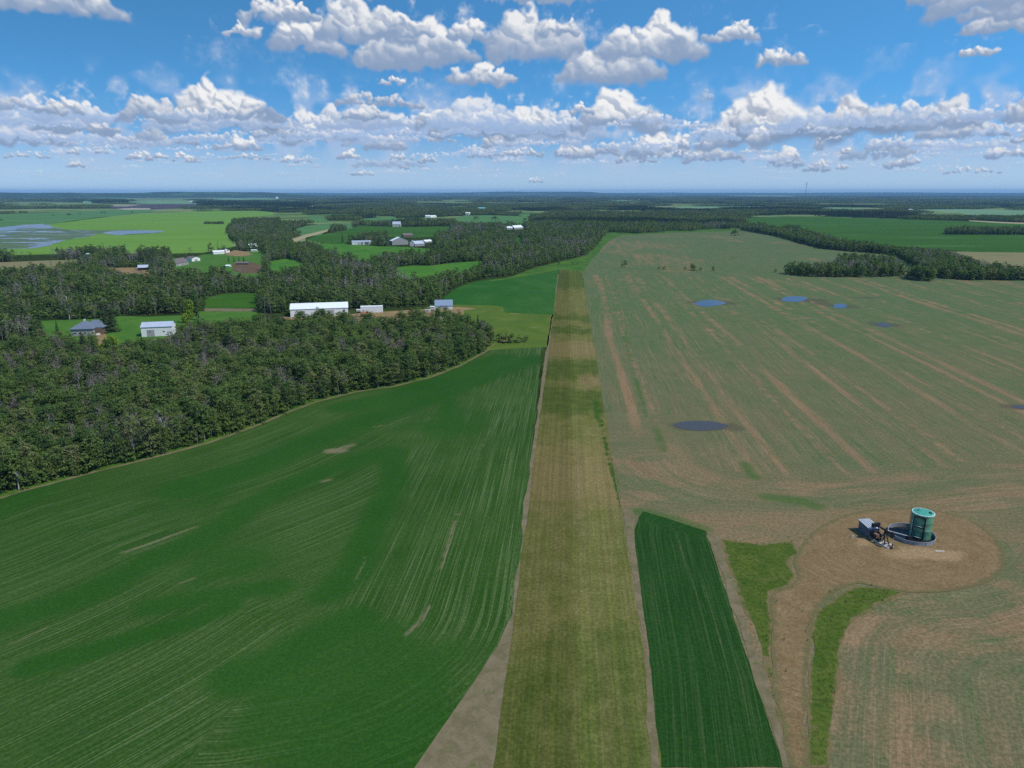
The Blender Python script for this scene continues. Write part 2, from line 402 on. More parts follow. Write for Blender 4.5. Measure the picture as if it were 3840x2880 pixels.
    c = t.mix(t.ss(fine, 0.42, 0.58, 0.5, 0.0), c, t.mix(1.0, c, (0.5, 0.56, 0.5, 1), 'MULTIPLY')); c = t.mix(t.ss(t.noise(p, 0.5, 3, 0.7), 0.52, 0.72, 0, 0.5), c, t.mix(1.0, c, (1.35, 1.3, 1.25, 1), 'MULTIPLY'))
    finish(t, out, c, 0.97, 0.03, (t.m('ADD', r1, fine), 0.35, 0.2)); M['stubble'] = m

    # mown air strip
    m, t, out = newmat('mown_strip'); p = t.pos(); q = t.xyz(p)
    green = t.at('green'); dry = t.at('dry'); half = t.at('half'); lush = t.at('lush')
    st = t.noise(t.vec(t.m('MULTIPLY', q[0], 1.0), t.m('MULTIPLY', q[1], 0.006)), 1.0, 3, 0.7)
    st2 = t.noise(t.vec(t.m('MULTIPLY', q[0], 0.25), t.m('MULTIPLY', q[1], 0.03)), 1.0, 4, 0.7)
    med = t.noise(p, 0.14, 5, 0.7); fine = t.noise(p, 1.2, 4, 0.75); sp = t.noise(t.scale(p, (1, 2.2, 1)), 0.22, 3, 0.6)
    c = t.mix(t.ss(med, 0.3, 0.7), col(108, 106, 62), col(128, 122, 80))
    c = t.mix(t.ss(st2, 0.4, 0.7, 0, 0.6), c, col(106, 112, 56))
    gg = t.m('ADD', green, t.m('MULTIPLY', t.m('SUBTRACT', st2, 0.5), 0.8))
    c = t.mix(t.ss(gg, 0.25, 0.75, 0, 0.9), c, t.mix(t.ss(med, 0.3, 0.7), col(74, 90, 42), col(96, 106, 56)))
    dd = t.m('ADD', dry, t.m('MULTIPLY', t.m('SUBTRACT', med, 0.5), 0.9))
    c = t.mix(t.ss(dd, 0.3, 0.8, 0, 0.75), c, col(142, 122, 88))
    c = t.mix(t.m('MULTIPLY', half, 0.55), c, t.mix(1.0, c, (0.62, 0.62, 0.5, 1), 'MULTIPLY'))
    c = t.mix(t.ss(st, 0.45, 0.58, 0, 0.6), c, t.mix(1.0, c, (1.35, 1.3, 1.2, 1), 'MULTIPLY'))
    c = t.mix(t.ss(sp, 0.66, 0.74, 0, 0.5), c, col(62, 74, 36))
    c = t.mix(t.ss(t.m('ADD', lush, t.m('MULTIPLY', t.m('SUBTRACT', fine, 0.5), 0.6)), 0.3, 0.8, 0, 0.85), c, col(58, 96, 38))
    c = t.mix(t.ss(fine, 0.42, 0.58, 0.6, 0.0), c, t.mix(1.0, c, (0.5, 0.54, 0.46, 1), 'MULTIPLY')); c = t.mix(t.ss(t.noise(p, 0.5, 4, 0.75), 0.5, 0.7, 0, 0.5), c, t.mix(1.0, c, (1.35, 1.3, 1.25, 1), 'MULTIPLY'))
    finish(t, out, c, 0.97, 0.03, (t.m('ADD', med, fine), 0.4, 0.25)); M['strip'] = m

    # well pad and its track
    m, t, out = newmat('pad_soil'); p = t.pos(); ring = t.at('row'); core = t.at('core'); gr = t.at('lush')
    med = t.noise(p, 0.16, 5, 0.65); fine = t.noise(p, 1.4, 4, 0.75)
    tr = t.noise(t.vec(t.m('MULTIPLY', ring, 0.8), t.m('MULTIPLY', t.at('along'), 0.03)), 1.0, 3, 0.65)
    c = t.mix(t.ss(med, 0.3, 0.7), col(134, 110, 80), col(152, 128, 98))
    c = t.mix(t.ss(t.m('ADD', tr, t.m('MULTIPLY', t.m('SUBTRACT', med, 0.5), 0.8)), 0.45, 0.75, 0, 0.42), c, col(112, 90, 66))
    c = t.mix(t.ss(t.m('ADD', core, t.m('MULTIPLY', t.m('SUBTRACT', med, 0.5), 1.0)), 0.35, 0.85, 0, 0.8), c, col(176, 146, 114))
    ed = t.at('edge'); c = t.mix(t.ss(t.m('ADD', ed, t.m('MULTIPLY', t.m('SUBTRACT', t.noise(p, 0.28, 5, 0.75), 0.5), 2.2)), 0.2, 0.8), t.mix(t.ss(fine, 0.3, 0.7), col(126, 112, 82), col(112, 108, 74)), c)
    c = t.mix(t.ss(t.m('ADD', gr, t.m('MULTIPLY', t.m('SUBTRACT', t.noise(p, 0.5, 4, 0.7), 0.5), 1.6)), 0.4, 0.8, 0, 0.8), c, col(86, 92, 48))
    c = t.mix(t.ss(fine, 0.42, 0.58, 0.5, 0.0), c, t.mix(1.0, c, (0.5, 0.5, 0.48, 1), 'MULTIPLY')); c = t.mix(t.ss(t.noise(p, 0.45, 4, 0.75), 0.5, 0.7, 0, 0.5), c, t.mix(1.0, c, (1.3, 1.28, 1.25, 1), 'MULTIPLY'))
    finish(t, out, c, 0.97, 0.05, (fine, 0.4, 0.15)); M['pad'] = m

    m, t, out = newmat('tufted_grass'); p = t.pos()
    n1 = t.noise(p, 0.15, 4, 0.7); n2 = t.noise(p, 0.9, 4, 0.75)
    c = t.mix(t.ss(n1, 0.3, 0.7), col(72, 96, 38), col(98, 110, 52)); c = t.mix(t.ss(n2, 0.44, 0.62, 0, 0.7), c, col(60, 76, 34)); ed = t.at('edge'); c = t.mix(t.ss(t.m('ADD', ed, t.m('MULTIPLY', t.m('SUBTRACT', t.noise(p, 0.3, 5, 0.75), 0.5), 2.4)), 0.2, 0.7), col(126, 110, 80), c)
    c = t.mix(t.ss(t.noise(p, 0.25, 3, 0.7), 0.58, 0.72, 0, 0.7), c, col(122, 112, 76))
    finish(t, out, c, 0.95, 0.05, (n2, 0.7, 0.5)); M['tuft'] = m

    def water(name, c, rough):
        m, t, out = newmat(name); n = t.noise(t.pos(), 0.8, 3, 0.6)
        finish(t, out, c, rough, 0.13, (n, 0.03, 0.1)); return m
    M['water'] = water('pond_water', (0.03, 0.046, 0.085, 1), 0.16); M['murky'] = water('murky_puddle_water', (0.060, 0.060, 0.060, 1), 0.42)
    m, t, out = newmat('wetland'); p = t.pos()
    n = t.noise(t.scale(p, (0.45, 1.2, 1)), 0.016, 6, 0.66, 0.8); n2 = t.noise(p, 0.05, 4, 0.7)
    wetf = t.ss(n, 0.50, 0.57)
    c = t.mix(wetf, t.mix(t.ss(n2, 0.35, 0.65), col(70, 102, 46), col(96, 108, 72)), (0.035, 0.045, 0.06, 1))
    ro = t.ss(n, 0.50, 0.57, 0.95, 0.12)
    b = finish(t, out, c, ro, 0.5); M['wetland'] = m
build_materials()

# ------------------------------------------------------------------ world, sun, camera
SUN_EL = R(54); sx, sy = 0.92, -0.38
sun_dir = np.array([RT[0] * sx + FW[0] * sy, RT[1] * sx + FW[1] * sy]); sun_dir /= math.hypot(*sun_dir)
SUN = Vector((sun_dir[0] * math.cos(SUN_EL), sun_dir[1] * math.cos(SUN_EL), math.sin(SUN_EL)))
ld = bpy.data.lights.new('sun', 'SUN'); ld.energy = 3.9; ld.angle = R(0.53); ld.color = (1.0, 0.955, 0.88)
lo = bpy.data.objects.new('sun', ld); COL.objects.link(lo); lo.rotation_euler = SUN.to_track_quat('Z', 'Y').to_euler(); lo.location = (0, 0, 300)

cd = bpy.data.cameras.new('camera'); cam = bpy.data.objects.new('camera', cd); COL.objects.link(cam)
cd.sensor_width = 36; cd.lens = 18 / math.tan(R(36)); cd.clip_start = 0.5; cd.clip_end = 200000
cam.location = (0, 0, CAMH); cam.rotation_euler = (R(90) - PIT, 0, PSI); SC.camera = cam

# ---- cumulus panorama for the sky, computed here
AZ, EL, IW, IH = R(84), R(20), 2100, 520
def sky_px(px, py):
    xc = (px - 1920) / FPX; yc = (1440 - py) / FPX
    hf = math.cos(PIT) + yc * math.sin(PIT); dz = -math.sin(PIT) + yc * math.cos(PIT)
    az = math.atan2(xc, hf); el = math.atan2(dz, math.hypot(xc, hf))
    return (az / AZ + 0.5) * IW, el / EL * IH

def clouds_image():
    rng = np.random.default_rng(5)
    def octave(w):
        gh, gw = int(IH / w) + 4, int(IW / w) + 4; g = rng.standard_normal((gh, gw))
        y = np.arange(IH) / w; x = np.arange(IW) / w
        yi = y.astype(int); xi = x.astype(int); fy = (y - yi); fx = (x - xi); fy = fy * fy * (3 - 2 * fy); fx = fx * fx * (3 - 2 * fx)
        a = g[yi][:, xi] * (1 - fx) + g[yi][:, xi + 1] * fx; b = g[yi + 1][:, xi] * (1 - fx) + g[yi + 1][:, xi + 1] * fx
        return (a * (1 - fy[:, None]) + b * fy[:, None]).astype(np.float32)
    WL = [48, 30, 18, 11, 7, 4.5, 2.6]
    OX = [octave(w) for w in WL]; OY = [octave(w) for w in WL]; OD = [octave(w) for w in WL]
    rgb = np.zeros((IH, IW, 3), np.float32); alpha = np.zeros((IH, IW), np.float32)
    L = np.array([0.50, 0.72, 0.48])
    def put(cx, cb, w, h, bright=1.0, dark=0.5, op=1.0, flat=0.0):
        """one cumulus: centre x, base row, width, height in panorama pixels (row 0 = horizon)"""
        pad = int(h * 0.5 + 6)
        x0, x1 = int(max(0, cx - w / 2 - pad)), int(min(IW, cx + w / 2 + pad)); y0, y1 = int(max(0, cb - pad)), int(min(IH, cb + h * 1.25 + pad))
        if x1 - x0 < 3 or y1 - y0 < 3: return
        sl = (slice(y0, y1), slice(x0, x1)); Y, X = np.mgrid[y0:y1, x0:x1].astype(np.float32)
        dx = 0; dy = 0; dn = 0
        for o, wl in enumerate(WL):
            if wl < h * 0.75:
                k = 0.17 * wl * (0.6 if wl > h * 0.4 else 1.0) * (0.55 if wl < 5 else 1.0); dx = dx + OX[o][sl] * k; dy = dy + OY[o][sl] * k; dn = dn + OD[o][sl] * (wl / h) ** 0.7
        Xw = X + dx; Yw = Y + dy * 0.9
        Z = np.full(X.shape, -1e3, np.float32); S = np.zeros(X.shape, np.float32)
        n = int(np.clip(14 + w * h / 60, 16, 150))
        lob = rng.uniform(0, 6.28, 4)
        for k in range(n):
            u = rng.beta(1.5, 1.5) * 2 - 1
            prof = max(0.12, (1 - abs(u) ** 2.2)) * (0.62 + 0.22 * math.sin(u * 3.1 + lob[0]) + 0.2 * math.sin(u * 7 + lob[1]) + 0.12 * math.sin(u * 15 + lob[2]))
            prof = min(1.0, max(prof * 1.25, 0.12))
            v = prof * rng.uniform(0.03, 0.97) ** 0.75 * 0.86
            r = h * rng.uniform(0.13, 0.27) * (1.15 - 0.5 * v)
            r = min(r, w * 0.22)
            px = cx + u * (w / 2 - r * 0.6); py = cb + v * h + r * 0.35; pz = rng.uniform(-0.3, 0.5) * h
            d2 = (Xw - px) ** 2 + ((Yw - py) * 1.15) ** 2
            zz = pz + np.sqrt(np.maximum(r * r - d2, 0)) - np.where(d2 > r * r, 1e3, 0); Z = np.maximum(Z, zz)
            S = np.maximum(S, 1 - np.sqrt(d2) / (r * 1.25))
        Zs = np.where(Z < -900, -0.3 * h, Z)
        for _ in range(max(2, int(h / 9))):
            Zs = (Zs + np.roll(Zs, 1, 0) + np.roll(Zs, -1, 0) + np.roll(Zs, 1, 1) + np.roll(Zs, -1, 1)) / 5
        Zs = Zs + dn * h * 0.014
        gy, gx = np.gradient(Zs); nz = 1.0; ln = np.sqrt(gx ** 2 + gy ** 2 + nz)
        sh = np.clip((-gx * L[0] - gy * L[1] + nz * L[2]) / ln, 0, 1)
        t = np.clip((Yw - cb) / h, 0, 1.2)
        lit = (0.30 + 0.98 * sh) * smooth(t + dn * 0.07, -0.02, 0.85) + 0.12 * smooth(t, 0.3, 1.0)
        lit = np.clip(lit * (1 - flat) + flat * 0.45, 0, 1.1) * bright
        base = np.array([0.35, 0.49, 0.74]) * (0.52 + dark * 0.50); top = np.array([0.97, 0.97, 0.97])
        c = base + (top - base) * np.clip(lit, 0, 1)[..., None]
        a = smooth(S + dn * 0.09, 0.02, 0.58) * smooth(Yw - cb + dn * h * 0.04, -0.10 * h, 0.10 * h) * op
        rgb[sl] = rgb[sl] * (1 - a[..., None]) + c * a[..., None]; alpha[sl] = alpha[sl] + a * (1 - alpha[sl])
    def P(x0, x1, yt, yb, **kw):
        """a cloud given by its extent in photograph pixels"""
        ax, ay = sky_px((x0 + x1) / 2, yb); bx, _ = sky_px(x0, yb); ex, _ = sky_px(x1, yb); _, ty = sky_px((x0 + x1) / 2, yt)
        return (ax, ay, ex - bx, ty - ay, kw)
    todo = []
    # low far ranks
    for k in range(420):
        el = 0.4 + 4.6 * rng.random() ** 1.1
        w = (0.5 + el * 0.95) * rng.uniform(0.35, 1.25); h = w * rng.uniform(0.16, 0.42) * (0.45 + 0.1 * el)
        x = rng.uniform(0, IW)
        if fbm(np.array([x / 190.0]), np.array([el * 1.3]), 3)[0] < 0.40: continue
        q = IH / 20.0
        todo.append((x, el * q, w * q * 1.15, h * q, dict(bright=rng.uniform(0.7, 1.05), dark=rng.uniform(0.8, 1.15), op=min(0.9, 0.3 + el * 0.2), flat=max(0.0, 0.5 - el * 0.13))))
    K = 0.5787
    a = [(200, 560, 30, 160, {}), (180, 760, 110, 275, dict(bright=.6)), (-60, 530, 165, 355, dict(bright=.8)), (540, 780, 185, 280, dict(bright=.9)),
         (760, 1240, 20, 210, dict(bright=.75)), (1000, 1840, -60, 285, dict(bright=1.0, dark=.35)), (1300, 1850, 10, 200, {}), (1480, 1725, 295, 392, dict(bright=1.15)),
         (880, 1060, 195, 325, dict(bright=.8, op=.8)), (1140, 1300, 275, 352, dict(bright=.9)), (1630, 1850, 215, 310, dict(bright=.9)),
         (1800, 2160, 120, 350, dict(bright=.85)), (2020, 2330, 95, 320, dict(bright=1.1)), (800, 1000, 385, 450, {}), (1090, 1300, 390, 468, {}), (990, 1100, 390, 440, dict(bright=1.1)),
         (20, 340, 390, 440, dict(bright=.9)), (430, 515, 368, 412, {}), (610, 715, 372, 412, {}), (420, 565, 440, 500, dict(bright=.9)), (780, 910, 330, 380, {}), (1360, 1560, 320, 385, dict(bright=.7)), (1450, 1760, 400, 450, dict(bright=.8)),
         (1790, 2040, 415, 470, dict(bright=1.05)), (-80, 220, 20, 130, dict(bright=.5, dark=.6))]
    b = [(-20, 310, 95, 192, dict(bright=.85)), (140, 425, 255, 392, dict(bright=1.2)), (-40, 560, 10, 105, dict(bright=.6)), (470, 760, 110, 250, dict(bright=1.0)),
         (560, 1080, 40, 300, dict(bright=.72, dark=.35)), (1030, 1450, 85, 312, dict(bright=.85)), (1470, 2115, -20, 252, dict(bright=1.15)), (1480, 1640, 75, 160, dict(bright=.95)),
         (1370, 1650, 310, 442, dict(bright=1.05)), (1840, 2260, 245, 445, dict(bright=1.0)), (815, 980, 365, 442, {}), (570, 730, 285, 335, {}), (880, 1100, 275, 372, dict(bright=.8)),
         (990, 1330, 365, 430, dict(bright=.85)), (1640, 1820, 320, 420, dict(bright=.8)), (490, 640, 410, 470, {}), (370, 440, 470, 512, {}), (300, 480, 400, 450, {}), (1750, 2050, 400, 470, dict(bright=.9)), (-30, 130, 370, 450, dict(bright=1.1)), (-20, 60, 300, 370, dict(bright=1.0)), (1930, 2060, 205, 262, dict(bright=.8)), (30, 240, 510, 552, {}), (1200, 1310, 560, 600, {}), (60, 560, 420, 500, dict(bright=.6, op=.6))]
    c = [(-40, 60, 280, 380, dict(bright=1.1)), (60, 560, 60, 375, dict(bright=.95)), (260, 900, -40, 350, dict(bright=1.0, dark=.35)), (860, 1470, -10, 322, dict(bright=.85, dark=.3)), (1380, 1960, 40, 260, dict(bright=.7)),
         (1460, 2130, 200, 312, dict(bright=.7)), (1900, 2120, 215, 305, dict(bright=.95)), (2100, 2330, 250, 345, dict(bright=.95)), (550, 780, 350, 492, dict(bright=.85)), (840, 935, 262, 392, dict(bright=1.0)),
         (1020, 1085, 350, 412, {}), (1280, 1560, 410, 500, dict(bright=.85)), (1020, 1560, 320, 440, dict(bright=.5, dark=.45, op=.8)), (2030, 2300, 40, 215, dict(bright=.7)), (1660, 2080, 490, 540, dict(bright=.8)), (1920, 2120, 350, 450, dict(bright=.8)), (2090, 2300, 350, 430, dict(bright=1.0)),
         (-20, 420, 360, 460, dict(bright=.75)), (980, 1070, 460, 515, {}), (750, 960, 450, 530, dict(bright=.8)), (1180, 1460, 300, 380, dict(bright=.8)), (400, 560, 220, 340, dict(bright=1.1)), (100, 220, -20, 75, dict(bright=.6, op=.5))]
    for off, lst in ((0, a), (1280, b), (2560, c)):
        for (x0, x1, yt, yb, kw) in lst: todo.append(P(off + x0 * K, off + x1 * K, 340 + yt * K, 340 + yb * K, **kw))
    for k in range(60):      # overhead of the frame of the photograph
        x = rng.uniform(0, IW); el = rng.uniform(7.6, 16.5); w = rng.uniform(60, 210); h = w * rng.uniform(0.28, 0.45)
        if 8.8 > el and rng.random() < .5: continue
        todo.append((x, el * IH / 20, w, h, dict(bright=rng.uniform(.8, 1.1))))
    vn = sum(OD[k] * WL[k] for k in range(4)) / 60.0
    yy = np.arange(IH)[:, None] / IH * 20.0
    va = smooth(vn + 0.15, -0.2, 0.9) * smooth(yy, 0.6, 2.2) * (1 - smooth(yy, 5.0, 9.0)) * 0.62
    rgb[:] = np.array([0.47, 0.60, 0.84]) * va[..., None]; alpha[:] = va
    vb = (0.5 * (1 - smooth(yy, 0.8, 4.0)) * np.ones((1, IW)))[..., None]; rgb[:] = rgb * (1 - vb) + np.array([0.52, 0.68, 0.84]) * vb; alpha[:] = alpha + vb[..., 0] * (1 - alpha)
    todo.sort(key=lambda q: q[1])
    for cx, cb, w, h, kw in todo: put(cx, cb, max(w, 3), max(h, 1.6), **kw)
    al = np.clip(alpha, 0, 1); fade = 1 - smooth(np.arange(IH) / IH, 0.88, 0.99)
    buf = np.ones((IH, IW, 4), np.float32); buf[..., :3] = rgb / np.maximum(alpha, 1e-3)[..., None]; buf[..., 3] = al * fade[:, None]
    img = bpy.data.images.new('cumulus_panorama', IW, IH, alpha=True, float_buffer=True)
    img.colorspace_settings.name = 'Non-Color'; img.alpha_mode = 'CHANNEL_PACKED'
    img.pixels.foreach_set(buf.ravel()); img.update(); img.pack()
    return img

w = bpy.data.worlds.new('World'); SC.world = w; w.use_nodes = True; w.node_tree.nodes.clear(); t = NT(w.node_tree)
sky = t.n('ShaderNodeTexSky'); sky.sky_type = 'NISHITA'; sky.sun_disc = False
sky.sun_elevation = SUN_EL; sky.sun_rotation = math.atan2(SUN.x, SUN.y)
sky.altitude = 700; sky.air_density = 1.0; sky.dust_density = 0.1; sky.ozone_density = 1.5
gv = t.n('ShaderNodeTexCoord').outputs['Generated']; q = t.xyz(gv)
t.put(sky.inputs[0], t.vec(q[0], q[1], t.m('ADD', t.m('MULTIPLY', q[2], 2.4), 0.16)))
tint = t.mix(t.ss(q[2], 0.0, 0.14), (1.16, 1.13, 1.02, 1), (0.56, 1.26, 1.45, 1))
bg1 = t.n('ShaderNodeBackground', {'Color': t.mix(1.0, sky.outputs[0], tint, 'MULTIPLY'), 'Strength': 0.15})
xr = t.m('ADD', t.m('MULTIPLY', q[0], float(RT[0])), t.m('MULTIPLY', q[1], float(RT[1])))
yf = t.m('ADD', t.m('MULTIPLY', q[0], float(FW[0])), t.m('MULTIPLY', q[1], float(FW[1])))
az = t.m('ARCTAN2', xr, yf); el = t.m('ARCSINE', q[2])
u = t.m('ADD', t.m('DIVIDE', az, AZ), 0.5); v = t.m('MINIMUM', t.m('MAXIMUM', t.m('DIVIDE', el, EL), 0.001), 0.999)
im = t.n('ShaderNodeTexImage', {'Vector': t.vec(u, v)}); im.image = clouds_image(); im.extension = 'MIRROR'; im.interpolation = 'Cubic'
bg2 = t.n('ShaderNodeBackground', {'Color': im.outputs[0], 'Strength': 0.93})
mx = t.n('ShaderNodeMixShader', {0: im.outputs[1]})
t.nt.links.new(bg1.outputs[0], mx.inputs[1]); t.nt.links.new(bg2.outputs[0], mx.inputs[2])
wo = t.n('ShaderNodeOutputWorld'); t.nt.links.new(mx.outputs[0], wo.inputs[0])
w.cycles.sampling_method = 'MANUAL'; w.cycles.sample_map_resolution = 512
print('sky', round(time.time() - T0, 1))

vs = SC.view_settings; vs.view_transform = 'Standard'; vs.look = 'None'; vs.exposure = 0.0; vs.gamma = 1.0
SC.render.engine = 'CYCLES'; cy = SC.cycles
cy.max_bounces = 6; cy.diffuse_bounces = 2; cy.glossy_bounces = 2; cy.transmission_bounces = 3; cy.volume_bounces = 1; cy.transparent_max_bounces = 4
cy.use_denoising = False; cy.use_adaptive_sampling = True; cy.adaptive_threshold = 0.01
try: cy.denoiser = 'OPENIMAGEDENOISE'; cy.denoising_prefilter = 'ACCURATE'
except Exception: pass
#@@FIELDS
# ================================================================== FIELDS
LAND_R = 42000
n = 96; vv = [(0, 0, 0)] + [(LAND_R * math.cos(2 * math.pi * i / n), LAND_R * math.sin(2 * math.pi * i / n), 0) for i in range(n)]
me = bpy.data.meshes.new('ground'); me.from_pydata(vv, [], [(0, 1 + i, 1 + (i + 1) % n) for i in range(n)]); me.materials.append(M['land'])
tag(link('ground', me), 'wide flat prairie land with dark wood floor reaching the horizon', 'ground', kind='structure')

XL, XR = -11.6, 19.0
# foreground wood outline, front edge in pixels (base of the trees)
FA_FRONT = [(0, 1862), (80, 1836), (165, 1815), (334, 1769), (434, 1745), (608, 1702), (773, 1658), (868, 1624), (960, 1591), (1080, 1540), (1177, 1505), (1329, 1467), (1472, 1447), (1602, 1415), (1715, 1371), (1811, 1319), (1843, 1290)]
FA_LINE = GG([(-420, 1990), (-200, 1930)] + FA_FRONT)
ROW_L = [(XL - 1.2, 560), (XL - 1.2, 152), (XL - 1.5, 146), (XL - 2.6, 139), (XL - 5.0, 131), (XL - 10, 122), (XL - 18, 112.5), (XL - 30, 104), (XL - 48, 98), (XL - 75, 94), (XL - 110, 92), (-240, 91)]
def left_attrs(V):
    d1, a1 = linedist(V, ROW_L); d2, a2 = linedist(V, FA_LINE)
    px, py, zc = proj(V)
    # rows follow the wood on the far side and the strip on the near side
    RG = GG([(1760, 1400), (1560, 1560), (1490, 1680), (1470, 1830), (1400, 1990), (1330, 2140), (1230, 2250), (1050, 2480), (900, 2600), (700, 2880), (3000, 2880), (2100, 1300), (1900, 1300)])
    sd = linedist(V, RG[:10])[0] * np.where(inpoly(V[:, :2], RG), -1, 1) + 5 * (fbm(V[:, 0] / 12, V[:, 1] / 12) - .5)
    sw = (sd > 0).astype(float)
    row = d1 * (1 - sw) + (d2 + 300) * sw; al = a1 * (1 - sw) + a2 * sw
    lush = np.zeros(len(V))
    for ln, w in (([(2010, 1345), (1840, 1400), (1640, 1480), (1420, 1560), (1180, 1650), (940, 1760), (700, 1830)], 9), ([(1880, 1340), (1700, 1410), (1500, 1480), (1300, 1530)], 9),
                  ([(1420, 1700), (1180, 1780), (960, 1880), (800, 2000), (560, 2110), (300, 2240), (0, 2330)], 5.5), ([(1470, 1690), (1480, 1800), (1400, 1960), (1330, 2140), (1230, 2230)], 5),
                  ([(1690, 1500), (1660, 1600)], 3), ([(1040, 2200), (760, 2240), (560, 2280)], 4), ([(1330, 2330), (1180, 2400), (1060, 2480), (900, 2540)], 6.5), ([(860, 2270), (720, 2330), (420, 2420), (120, 2500)], 3.5)):
        lush = np.maximum(lush, stroke(V, ln, w, 0.65))
    lush = np.clip(lush * (0.75 + 0.5 * fbm(V[:, 0] / 14, V[:, 1] / 14)), 0, 1)
    lush = np.maximum(lush, 0.7 * smooth(fbm(V[:, 0] / 45 + 5, V[:, 1] / 60), 0.58, 0.72))
    bare = np.zeros(len(V))
    for ln, w, k in (([(1240, 1692), (1280, 1690)], 2.6, 1.0), ([(1290, 1678), (1330, 1668)], 1.6, .8), ([(1408, 1600), (1432, 1597)], 1.2, .8), ([(1212, 1808), (1232, 1800)], .9, .8), ([(450, 2075), (560, 2040), (735, 1975)], 0.55, .75), ([(650, 2195), (730, 2170)], 0.6, .6),
                     ([(1655, 2130), (1690, 2010), (1715, 1915)], 0.6, .75), ([(1330, 2190), (1370, 2090)], 0.5, .6), ([(1515, 2385), (1580, 2330), (1610, 2275)], 0.6, .8), ([(1820, 1640), (1800, 1720), (1765, 1830)], 0.5, .7), ([(0, 2430), (80, 2400), (180, 2350)], 0.5, .6)):
        bare = np.maximum(bare, k * (1 - smooth(linedist(V, GG(ln))[0], 0.2 * w, 2.2 * w)))
    thin = smooth(40 - d1, 0, 35) * 0.7 + 0.5 * fbm(V[:, 0] / 25, V[:, 1] / 60) + 0.3 * smooth(190 - V[:, 1], 0, 60)
    return dict(row=row, along=al, lush=lush, bare=bare, thin=thin)
left_poly = [(XL, 455), (XL - .2, 152)] + [p for p in ROW_L[2:5]] + [(XL - 8.5, 120), (XL - 13, 106), (XL - 17, 90), (XL - 20, 70), (-240, 70), (-260, 150)] + FA_LINE[:-1] + GG([(1850, 1312), (1930, 1306)])
left_poly[0] = G(2036, 1302)
sheet('green_crop_field', left_poly, 0.06, M['crop'], 'broad dark green crop field with curving drill rows beside the grass air strip', cell=[(80, 200, 1.0), (200, 480, 2.2)], attrs=left_attrs, step=4, jit=0.5)
# bare margins
edge = [(a, b) for a, b in FA_LINE]
def offset(line, d):
    out = []
    for i, p in enumerate(line):
        a = np.array(line[max(i - 1, 0)]); b = np.array(line[min(i + 1, len(line) - 1)]); t_ = b - a; t_ = t_ / max(np.hypot(*t_), 1e-6)
        out.append((p[0] + t_[1] * d, p[1] - t_[0] * d))
    return out
sheet('bare_margin', offset(FA_LINE, 1.5) + offset(FA_LINE, -6)[::-1], 0.075, M['verge'], 'grassy fringe under the front trees of the near wood', 'verge', step=3, jit=0.9)
sheet('bare_margin', offset(FA_LINE, 2.5) + offset(FA_LINE, 1.0)[::-1], 0.09, M['soil_edge'], 'thin dry brown margin between near wood and green crop', 'margin', step=3, jit=0.35)
sheet('bare_margin', [(XL + 1.2, 60), (XL + 1.0, 900), (XL - 0.9, 900), (XL - 1.4, 460), (XL - 1.3, 152)] + [(p[0] - 0.2, p[1]) for p in ROW_L[2:5]] + [(XL - 9, 120), (XL - 14, 106), (XL - 22, 60)], 0.04, M['soil_edge'], 'pale bare soil margin along the left side of the air strip', 'margin', step=4, jit=0.35)

def strip_attrs(V):
    y = V[:, 1]; x = V[:, 0]; px, py, _ = proj(V)
    g = 0.16 * smooth(1650 - py, 0, 300)
    for yc, w, a in ((1050, 40, 1.0), (1190, 22, .75), (1240, 20, .85), (1385, 45, .95), (1500, 60, 1.0)):
        g = np.maximum(g, a * np.exp(-((py - yc - 12 * (fbm(x / 6, y / 40) - .5) * 4) / w) ** 2))
    g = np.maximum(g, 0.55 * smooth(py - 2250 + 120 * (fbm(x / 8, y / 8) - .5) * 4, 0, 200)); g = np.maximum(g, 0.35 * smooth(x - 12, 0, 6))
    dry = np.maximum(0.8 * np.exp(-((py - 1310) / 45) ** 2), 0.75 * np.exp(-((py - 1430) / 40) ** 2) * smooth(x - 4, 0, 4)); dry = np.maximum(dry, 0.78 * np.exp(-((py - 1790) / 180) ** 2))
    half = smooth(3.2 + 0.8 * np.sin(y / 90) - x, -0.4, 0.4)
    lush = np.zeros(len(V))
    for ln, w in (([(2236, 1500), (2242, 1560), (2255, 1600)], 1.4), ([(2268, 1640), (2285, 1720), (2300, 1790)], 0.9), ([(2300, 1790), (2330, 1900)], 0.5)):
        lush = np.maximum(lush, stroke(V, ln, w, 0.7))
    return dict(green=g, dry=dry, half=half, lush=lush)
sheet('air_strip', [(XL + 0.2, 55), (XL + 0.3, 952), (18.6, 952), (18.8, 300), (18.9, 55)], 0.07, M['strip'], 'long straight mown grass air strip running to the far field', 'air strip', cell=[(50, 250, 1.2), (250, 520, 2.2), (520, 960, 4)], attrs=strip_attrs, step=4, jit=0.25)

# upper green field and mown grass left of the strip
def up_attrs(V):
    return dict(row=V[:, 0] * .9 + 0.25 * V[:, 1], along=V[:, 1], lush=smooth(fbm(V[:, 0] / 40, V[:, 1] / 70) - .25 * smooth(V[:, 0], -60, -20), .38, .6), bare=0 * V[:, 0], thin=0.2 + 0.9 * smooth(V[:, 0], -75, -20))
UP = [(1666, 1113), (1700, 1087), (1738, 1069), (1790, 1053), (1909, 1041), (2010, 1018), (2096, 1002), (2074, 1180), (1893, 1172), (1886, 1152), (1860, 1146), (1712, 1142), (1662, 1130)]
sheet('upper_crop_field', GG(UP), 0.06, M['crop_upper'], 'deep green crop field left of the far half of the air strip', attrs=up_attrs, cell=[(400, 1000, 6)], step=8, jit=0.5)
GR = [(1600, 1150), (1712, 1142), (1860, 1146), (1886, 1152), (1893, 1172), (2074, 1180), (2052, 1302), (1930, 1306), (1850, 1312), (1815, 1330), (1700, 1300), (1560, 1240)]
